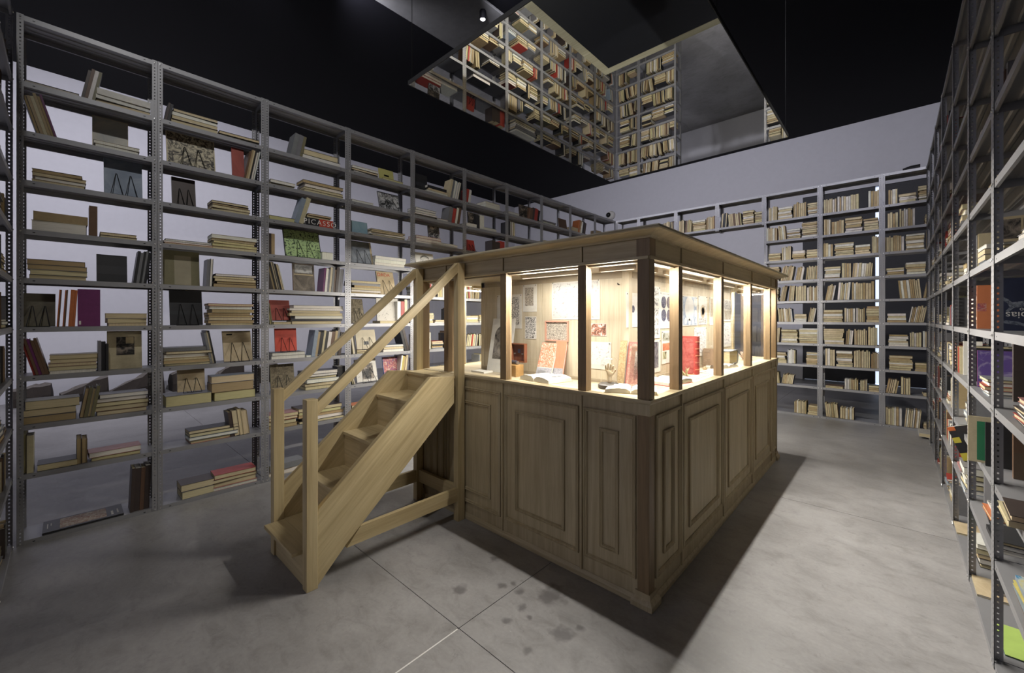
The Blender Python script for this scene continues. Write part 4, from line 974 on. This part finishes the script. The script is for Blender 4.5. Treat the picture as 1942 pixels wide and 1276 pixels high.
L_face(3, 3, 676, 713, 36, 'C', 'cream cover with one black oval', [((0, 1, 0, 1), plain('ivory', (.52, .46, .34), .7)), ((.36, .62, .22, .40), WIRE)], True, 14, z0=.045)
L_face(3, 2, 676, 716, 42, 'G', 'grey animal photo cover', [(full_, ART['sketch']), ((.28, .82, .12, .8), ART['darkphoto'])], True, 16)
L_face(3, 2, 728, 760, 42, 'U', 'blue and red painted cover', F_('colour'), False, 12)
L_face(4, 9, 784, 809, 32, 'K', 'plain charcoal cover standing before the ceiling line', [((0, 1, .3, .5), plain('graphite', (.03, .03, .034), .5))], False, 3)
L_face(4, 7, 812, 833, 25, 'D', 'grey cover with a dark photo on its upper half', [((0, 1, .45, 1), ART['darkphoto']), ((0, 1, 0, .44), ART['bw'])], False, 8, z0=.10)
L_face(4, 6, 789, 824, 34, 'W', 'white cover with a line-drawn head', [((0, 1, 0, 1), PAPER)], False, 14, title='HEAD')
L_face(5, 8, 887, 917, 30, 'K', 'dark photo cover with pale lettering', F_('darkphoto'), False, 5)
L_face(5, 7, 884, 900, 22, 'R', 'small bright red cover', [((0, 1, 0, 1), plain('bright_red', (.50, .03, .03), .55))], True, 12)
L_face(6, 9, 985, 1012, 26, 'D', 'dark red and black photo cover', F_('darkphoto'), False, 6)
L_face(7, 9, 1060, 1078, 20, 'B', 'brown photo cover on the seventh upper shelf', F_('brownphoto'), False, 8)
L_face(8, 9, 1094, 1106, 18, 'W', 'small white cover on the upper shelf', F_('sketch'), False, 9)
# title block on the shelf above the green cover
rk = LR[2]; a0, a1 = onX(578, 600, XS - .03).y - rk.o.y, onX(631, 600, XS - .03).y - rk.o.y
rk.count(7, 'pile'); K = scale_at((XS - .03, rk.o.y + a1, 0)); tt = 14 / K
M = Matrix.Translation(rk.W(a0, .012, LEV[7] + .0005)) @ Matrix((rk.B, Vector((0, 0, 1)), rk.A)).transposed().to_4x4()
add_book(rk, 7, M, (.22, tt, a1 - a0), CLR['K'][0], PGS['w'][0], f'black and red book with white spine lettering, {where(rk, 7)}', 's', (None, 'SPINE'))['area'] = 1e9
pile(rk, 7, a0 + .01, a1 - .01, 8 / K, 'cc', z0=tt)
# the rest of the stair-side rack, hidden by the booth but mirrored overhead
for k in range(4, 10):
    for lv in range(0, 10):
        if (k, lv) in done: continue
        fill(LR[k], lv, 'ccwtccwywccRKGctcw' if lv < 7 else 'cwGcKB', .92 if lv < 8 else .35, .5)
for k in range(7):                                     # far rack: mostly page edges turned outwards
    for lv in range(0, 10):
        if k in (2, 3) and lv != 9: continue
        pal = 'cctccwtccwtccw' if k > 3 else 'ctcycwtcKB'
        fill(FR[k], lv, pal, (.95 if lv > 1 else .72), .45 if lv != 6 else .3, big=lv > 1)
# --- aisle rack
def cover_end(rk, lv, px0, top, bot, letter, desc, spec, xf, w=.2, t=.02, title=None):
    """book standing upright across the shelf: its cover looks along the aisle; px0 is where its front edge shows"""
    y = onX(px0, 600, xf).y; K = scale_at((xf, y, 0)); rk = [r for r, y0, y1 in zip(AR, RY, RY[1:]) if y0 <= y < y1][0]
    y = min(max(y, rk.o.y + .04), rk.o.y + rk.L - .04 - t); c, p_, wd, sp = look(letter)
    M = Matrix.Translation((xf, y, LEV[lv] + .0008)) @ Matrix(((1, 0, 0), (0, 1, 0), (0, 0, 1))).to_4x4()
    b = add_book(rk, lv, M, (w, t, (bot - top) / K), c, p_, f'{desc}, {where(rk, lv)}', 'f', (spec, title)); b['c'] = c; b['area'] = max(b['area'], 1500); rk.take(lv, y - rk.o.y, y - rk.o.y + t)
    return y + t
cover_end(AR[0], 4, 1899, 528, 627, 'U', 'navy cover with a pale bird and upside-down lettering', [((0, 1, 0, 1), ART['navy'])], .43, .24, .02, 'NAVY')
cover_end(AR[0], 5, 1897, 408, 492, 'K', 'dark cover with two small old photos', [((.0, 1, .0, 1), TANP), ((.04, .30, .50, .94), ART['darkphoto']), ((.34, .62, .50, .94), ART['darkphoto'])], .43, .24, .03)
cover_end(AR[0], 3, 1922, 682, 800, 'D', 'tall dark brown cover', [((0, 1, 0, .5), plain('bitter', (.045, .033, .026), .5))], .47, .24, .03)
cover_end(AR[0], 2, 1922, 812, 912, 'B', 'brown cover standing beside curled white leaves', [((0, 1, 0, .5), plain('cocoa', (.12, .08, .05), .6))], .45, .2, .03)
cover_end(AR[1], 4, 1853, 540, 622, 'N', 'orange cover with a painted strip', [((0, 1, 0, 1), plain('burnt_orange', (.47, .15, .055), .6)), ((0, .4, .40, .58), ART['colour'])], .395, .10, .018)
cover_end(AR[1], 3, 1852, 640, 708, 'P', 'violet cover with white specks', [((0, 1, 0, 1), ART['purple'])], .40, .22, .02)
cover_end(AR[1], 2, 1836, 757, 842, 'C', 'green panel cover with a cream margin', [((.20, 1.0, .05, .90), plain('billiard_green', (.03, .20, .09), .6))], .315, .17, .012)
cover_end(AR[1], 2, 1869, 766, 848, 'K', 'black cover behind the green one', [((0, 1, 0, .4), plain('jet', (.018, .018, .019), .5))], .375, .19, .02)
cover_end(AR[1], 1, 1867, 878, 980, 'G', 'tall pale grey board', [((0, 1, 0, 1), plain('pale_grey', (.36, .36, .37), .7))], .42, .22, .03)
cover_end(AR[2], 3, 1827, 640, 704, 'W', 'white cover with a spiral edge beside the violet one', [((0, 1, 0, 1), PAPER)], .40, .10, .02)
cover_end(AR[2], 6, 1806, 378, 452, 'R', 'crimson cover half hidden by post', [((0, 1, 0, 1), plain('crimson', (.30, .02, .06), .6))], .43, .2, .03)
for bay, lv, p0, w_, h, let, xf in ((0, 4, 2.3, .22, .10, 'wcw', .02), (0, 3, 2.62, .24, .10, 'wRKcwM', .0), (0, 2, 2.52, .26, .05, 'Cc', -.05), (0, 1, 2.31, .26, .06, 'MTB', .0), (0, 5, 2.62, .26, .075, 'wcGw', .02),
        (0, 1, 2.6, .27, .045, 'cSY', .0), (0, 7, 2.6, .2, .05, 'cD', .05), (1, 3, 3.56, .25, .10, 'wGRNc', -.005), (1, 5, 3.215, .26, .075, 'wKGcw', .02), (1, 5, 3.72, .26, .13, 'wGcw', .0), (1, 1, 3.25, .28, .06, 'wKK', .0),
        (1, 7, 3.7, .26, .06, 'cw', .0), (1, 1, 3.62, .26, .06, 'cKN', .02), (2, 2, 4.2, .26, .06, 'wRNc', .0), (2, 4, 4.25, .24, .22, 'wcwcwcww', .02), (2, 6, 4.3, .24, .12, 'cwc', -.03), (3, 3, 5.24, .25, .18, 'ccwccw', .0), (2, 1, 4.2, .28, .18, 'wKwcG', -.03)):
    rk = AR[bay]; a = p0 - RY[bay]; pile(rk, lv, a, a + w_, h, let, b0=.016 + xf)
for bay, lv, p0, p1, h, let, ln in ((0, 2, 2.29, 2.49, .22, 'wWwDTB', 6), (2, 3, 4.85, 5.06, .22, 'cWTRc', 3), (2, 1, 4.52, 4.70, .24, 'YYcW', -6), (3, 1, 5.6, 6.0, .22, 'cWGwR', 4)):
    rk = AR[bay]; upright_row(rk, lv, p0 - RY[bay], p1 - RY[bay], h, let, ln)
for lv, y0, y1 in ((4, 3.18, 3.95), (3, 3.18, 3.54), (3, 3.82, 4.09), (2, 3.18, 4.1), (5, 3.47, 3.70), (1, 3.9, 4.1)): AR[1].take(lv, y0 - RY[1], y1 - RY[1])     # kept clear before the big covers
for lv in (2, 3, 4, 5): AR[0].take(lv, .02, AR[0].L)
# flat covers pushed out over the lowest shelves
def flat(rk, lv, a0, a1, xf, w_, t, letter, desc, spec, z0=0.0):
    c, p_, wd, sp = look(letter)
    M = Matrix.Translation(rk.W(a0, xf, LEV[lv] + .0008 + z0)) @ Matrix((rk.B, Vector((0, 0, 1)), rk.A)).transposed().to_4x4()      # x into the shelf, thickness up, height along it
    b = add_book(rk, lv, M, (w_, t, a1 - a0), c, p_, f'{desc}, {where(rk, lv)}', 'f', (spec, 'FLAT')); b['c'] = c; b['area'] = max(b['area'], 1500); rk.take(lv, a0, a1)
Y_ = lambda k, y: y - RY[k]
flat(AR[1], 0, Y_(1, 3.24), Y_(1, 3.55), .05, .24, .006, 'E', 'lime green pamphlet lying flat', [((0, 1, 0, 1), plain('lime', (.36, .50, .12), .6)), ((.55, .60, .35, .65), WIRE)])
flat(AR[1], 0, Y_(1, 3.82), Y_(1, 4.09), .012, .26, .012, 'C', 'flat cream cover with a black square', [((0, 1, 0, 1), ART['ochre']), ((.36, 1, .25, .80), ART['darkphoto'])])
flat(AR[1], 1, Y_(1, 3.62), Y_(1, 3.88), .06, .24, .016, 'W', 'flat black and white cartoon cover', [((0, 1, 0, 1), ART['comic'])], z0=.062)
flat(AR[2], 0, Y_(2, 4.81), Y_(2, 5.07), .002, .26, .012, 'C', 'flat cream cover pushed out over the edge', [((0, 1, 0, 1), ART['ochre'])])
flat(AR[0], 1, Y_(0, 2.62), Y_(0, 2.86), .03, .25, .02, 'S', 'flat book with a blue and yellow painting', [((0, 1, 0, 1), ART['painting'])], z0=.046)
flat(AR[2], 1, Y_(2, 4.78), Y_(2, 5.04), .02, .24, .014, 'M', 'flat pale magazine with a pink picture', [((.1, .9, .2, .9), ART['pinkcover'])])
flat(AR[6], 0, Y_(6, 8.4), Y_(6, 8.75), -.10, .28, .05, 'W', 'thick white printed book jutting out', [((0, 1, 0, 1), ART['sketch'])])
flat(LR[0], 0, -.14 - LY[0], .33 - LY[0], .015, .27, .016, 'K', 'large flat black book with a wide picture', [((.10, .92, .20, .78), art((.24, .12, .08), (.46, .40, .30), 40, .4, .6)), ((.3, .7, .05, .06), PAPER), ((.5, .7, .09, .10), PAPER), ((.15, .5, .84, .87), PAPER), ((.2, .6, .92, .94), PAPER)])
# the black and yellow book hanging over the edge
b = add_book(AR[2], 3, Matrix.Translation((XA + .0, 4.36, LEV[1] + .185)) @ Matrix.Rotation(R(-20), 4, 'Y'), (.17, .03, .24), CLR['K'][0], PGS['w'][0], f'black and yellow striped book leaning out over the edge, {where(AR[2], 1)}', 'f', ([((0, .22, .0, .22), plain('signal_yellow', (.52, .45, .05), .55)), ((0, .22, .52, .68), bpy.data.materials['signal_yellow']), ((0, .22, .88, 1), plain('signal_orange', (.55, .14, .04), .55))], None)); b['area'] = 3000
for k in range(7):
    for lv in range(0, 10):
        if k <= 2: fill(AR[k], lv, 'cwGcKctwwD', .35 if lv < 8 else .12, .6, lo=.06, hi=AR[k].L - .05, b0=.05)
        else: fill(AR[k], lv, 'cwcKGcwtcwR', .5 if lv < 8 else .2, .55)
for lv in range(0, 10): fill(ER, lv, 'cctKwGctD', .9, .5, lo=.25)
# ------------------------------------------------------------------ write the books out: the 300 that show largest one by one, the rest as one mass
def cover_mb(d, col, M=None):
    w_, t, h = d; b = min(.0022, t * .16); mb = MB()
    mb.box(0, w_, 0, b, 0, h, 0, col, M); mb.box(0, w_, t - b, t, 0, h, 0, col, M); mb.box(0, b, b, t - b, 0, h, 0, col, M)
    return mb, b
def page_mb(mb, d, b, col, M=None, mi=0):
    w_, t, h = d; return mb.box(b + .0003, w_ - min(.004, w_ * .03), b + .0002, t - b - .0002, min(.003, h * .02), h - min(.003, h * .02), mi, col, M)
def lettering(txt, parent, M, size, mat, name='title_lettering', sp=1.0):
    cu = bpy.data.curves.new(name, 'FONT'); cu.body = txt; cu.size = size; cu.extrude = .0004; cu.align_x = 'CENTER'; cu.align_y = 'CENTER'
    cu.space_character = sp
    tmp = bpy.data.objects.new(name, cu); me = bpy.data.meshes.new_from_object(tmp); bpy.data.objects.remove(tmp); bpy.data.curves.remove(cu); me.name = name
    me.materials.clear(); me.materials.append(mat); return link(name, me, parent, M)
BOOKS.sort(key=lambda b: -b['area'])
seen = set(); GR = {'stair': 'books on the rack behind the stairs', 'far': 'books on the far rack', 'aisle': 'books on the rack along the aisle', 'entrance': 'books on the entrance rack'}
WHITE_INK = plain('white_ink', (.70, .69, .66), .6); RED_INK = plain('red_patch', (.48, .06, .035), .55)
rest = MB(); n_single = 0
for b in BOOKS:
    lab = b['label']
    if n_single >= 300 or lab in seen:
        mb, e = cover_mb(b['d'], b['c'], b['M']); page_mb(mb, b['d'], e, b['p'], b['M'], 1)
        rest.add(mb.v, mb.f); k = len(mb.f); rest.m[-k:] = mb.m; rest.c[-k:] = mb.c
        continue
    seen.add(lab); n_single += 1
    mb, e = cover_mb(b['d'], b['c']); o = link('book', mb.mesh('book', COVER)); o.matrix_world = b['M']
    tag(o, lab, 'book', GR[b['rk'].word])
    link('page_block', page_mb(MB(), b['d'], e, b['p']).mesh('page_block', PAGES), o)
    spec, title = b['face'] or (None, None); w_, t, h = b['d']; flat_ = title == 'FLAT'
    for (f0, f1, g0, g1), m in (spec or []):
        k = .0003 * (1 + (spec.index(((f0, f1, g0, g1), m))))
        y0, y1 = (-.0002 - k, -.0001) if not flat_ else (t + .0001, t + .0002 + k)
        link('cover_picture', MB().box(w_*f0, w_*f1, y0, y1, h*g0, h*g1).mesh('cover_picture', m), o)
    if title == 'SPINE':
        link('cover_picture', MB().box(-.0006, -.0001, .0005, t - .0005, h * .48, h * .99).mesh('cover_picture', RED_INK), o, None)
        # letters run along the spine, reading from the aisle
        Ml = Matrix.Translation((-.0008, t * .47, h * .52)) @ Matrix(((0, 0, -1), (0, 1, 0), (1, 0, 0))).to_4x4()
        lettering('PICASSO', o, Ml, t * .92, WHITE_INK, sp=1.25)
    elif title == 'NAVY':
        up = Matrix.Translation((w_ * .20, -.0012, h * .30)) @ Matrix.Rotation(R(90), 4, 'X') @ Matrix.Rotation(R(180), 4, 'Z')
        lettering('Rubias', o, Matrix.Translation((w_ * .14, 0, 0)) @ up, .052, WHITE_INK); lettering('oceo', o, Matrix.Translation((w_ * .18, 0, h * .10)) @ up, .028, WHITE_INK)
        bird = [(.02, .60), (.10, .64), (.15, .60), (.20, .54), (.34, .56), (.52, .53), (.44, .47), (.30, .45), (.22, .43), (.16, .36), (.12, .37), (.17, .45), (.14, .53), (.09, .57)]
        link('printed_bird', MB().prism([(w_*1.2*x - .02, h * z) for x, z in bird], 'y', -.0013, -.0006).mesh('printed_bird', art((.05, .06, .09), (.20, .22, .26), 60, .4, .55)), o)
        tail = [(-.02, .16), (.10, .20), (.24, .17), (.32, .13), (.46, .02), (.42, .02), (.28, .10), (.16, .12)]
        link('printed_bird', MB().prism([(w_*1.2*x - .01, h * z) for x, z in tail if True], 'y', -.0013, -.0006).mesh('printed_bird', bpy.data.materials['white_ink'] if False else art((.04, .05, .08), (.14, .16, .20), 60, .4, .55)), o)
    elif title == 'HEAD':
        mb = MB(); P = lambda x, z: (w_ * x, -.0012, h * z)
        for seq in ([(.28, .30), (.27, .52), (.31, .70), (.40, .80), (.52, .84), (.64, .80), (.72, .70), (.75, .52), (.73, .30)], [(.33, .52), (.38, .55), (.44, .52), (.38, .49), (.33, .52)], [(.57, .52), (.62, .55), (.68, .52), (.62, .49), (.57, .52)], [(.52, .50), (.54, .38), (.48, .36)], [(.43, .27), (.52, .24), (.62, .27)], [(.32, .59), (.45, .60)], [(.56, .60), (.70, .59)], [(.28, .30), (.36, .16), (.52, .10), (.66, .16), (.73, .30)]): mb.tube([P(*q) for q in seq], .0022, 4)
        for k in range(9): a = .28 + .05 * k; mb.tube([P(a, .68 + .10 * math.sin(k * .39)), P(a + .03, .78 + .10 * math.sin(k * .39)), P(a + .05, .72 + .11 * math.sin(k * .39))], .0035, 4)
        link('printed_head', mb.mesh('printed_head', WIRE), o)
    elif isinstance(title, tuple):
        tx, col_, s_, gz, gx_ = title
        lettering(tx, o, Matrix.Translation((w_ * gx_, -.0012, h * gz)) @ Matrix.Rotation(R(90), 4, 'X'), w_ * s_, plain('red_ink', col_, .6))
o = link('books', rest.mesh('books', [COVER, PAGES])); o['kind'] = 'stuff'
tag(o, 'the many smaller books filling the far, mirrored and hidden shelves', 'books')
print('books', len(BOOKS), 'single', n_single)
# wire stands
for rk, lv, a, b0, z, hw, h, tilt, lab, z0 in STANDS:
    t = thing('wire_book_stand', lab, 'book stand', rk.W(a, b0, LEV[lv] + z0), 'wire book stands'); zz = LEV[lv] + z0 + .0028
    for s in (-1, 1):
        c = a + s * hw * .62; zt = zz + h * .60; bt_ = b0 - .004 + math.tan(R(tilt)) * (zt - z) - .002
        mb = MB().tube([rk.W(c - hw * .52, b0 - .058, zz), rk.W(c - .003, bt_ - .002, zt), rk.W(c + .003, bt_ - .002, zt), rk.W(c + hw * .52, b0 - .058, zz)], .0026, 6)
        part('wire_leg', mb, WIRE, t)
    part('wire_base', MB().tube([rk.W(a - hw * 1.14, b0 - .058, zz), rk.W(a + hw * 1.14, b0 - .058, zz)], .0026, 6).tube([rk.W(a - hw * .5, b0 - .058, zz), rk.W(a - hw * .5, b0 + .03, zz)], .0026, 6).tube([rk.W(a + hw * .5, b0 - .058, zz), rk.W(a + hw * .5, b0 + .03, zz)], .0026, 6), WIRE, t)
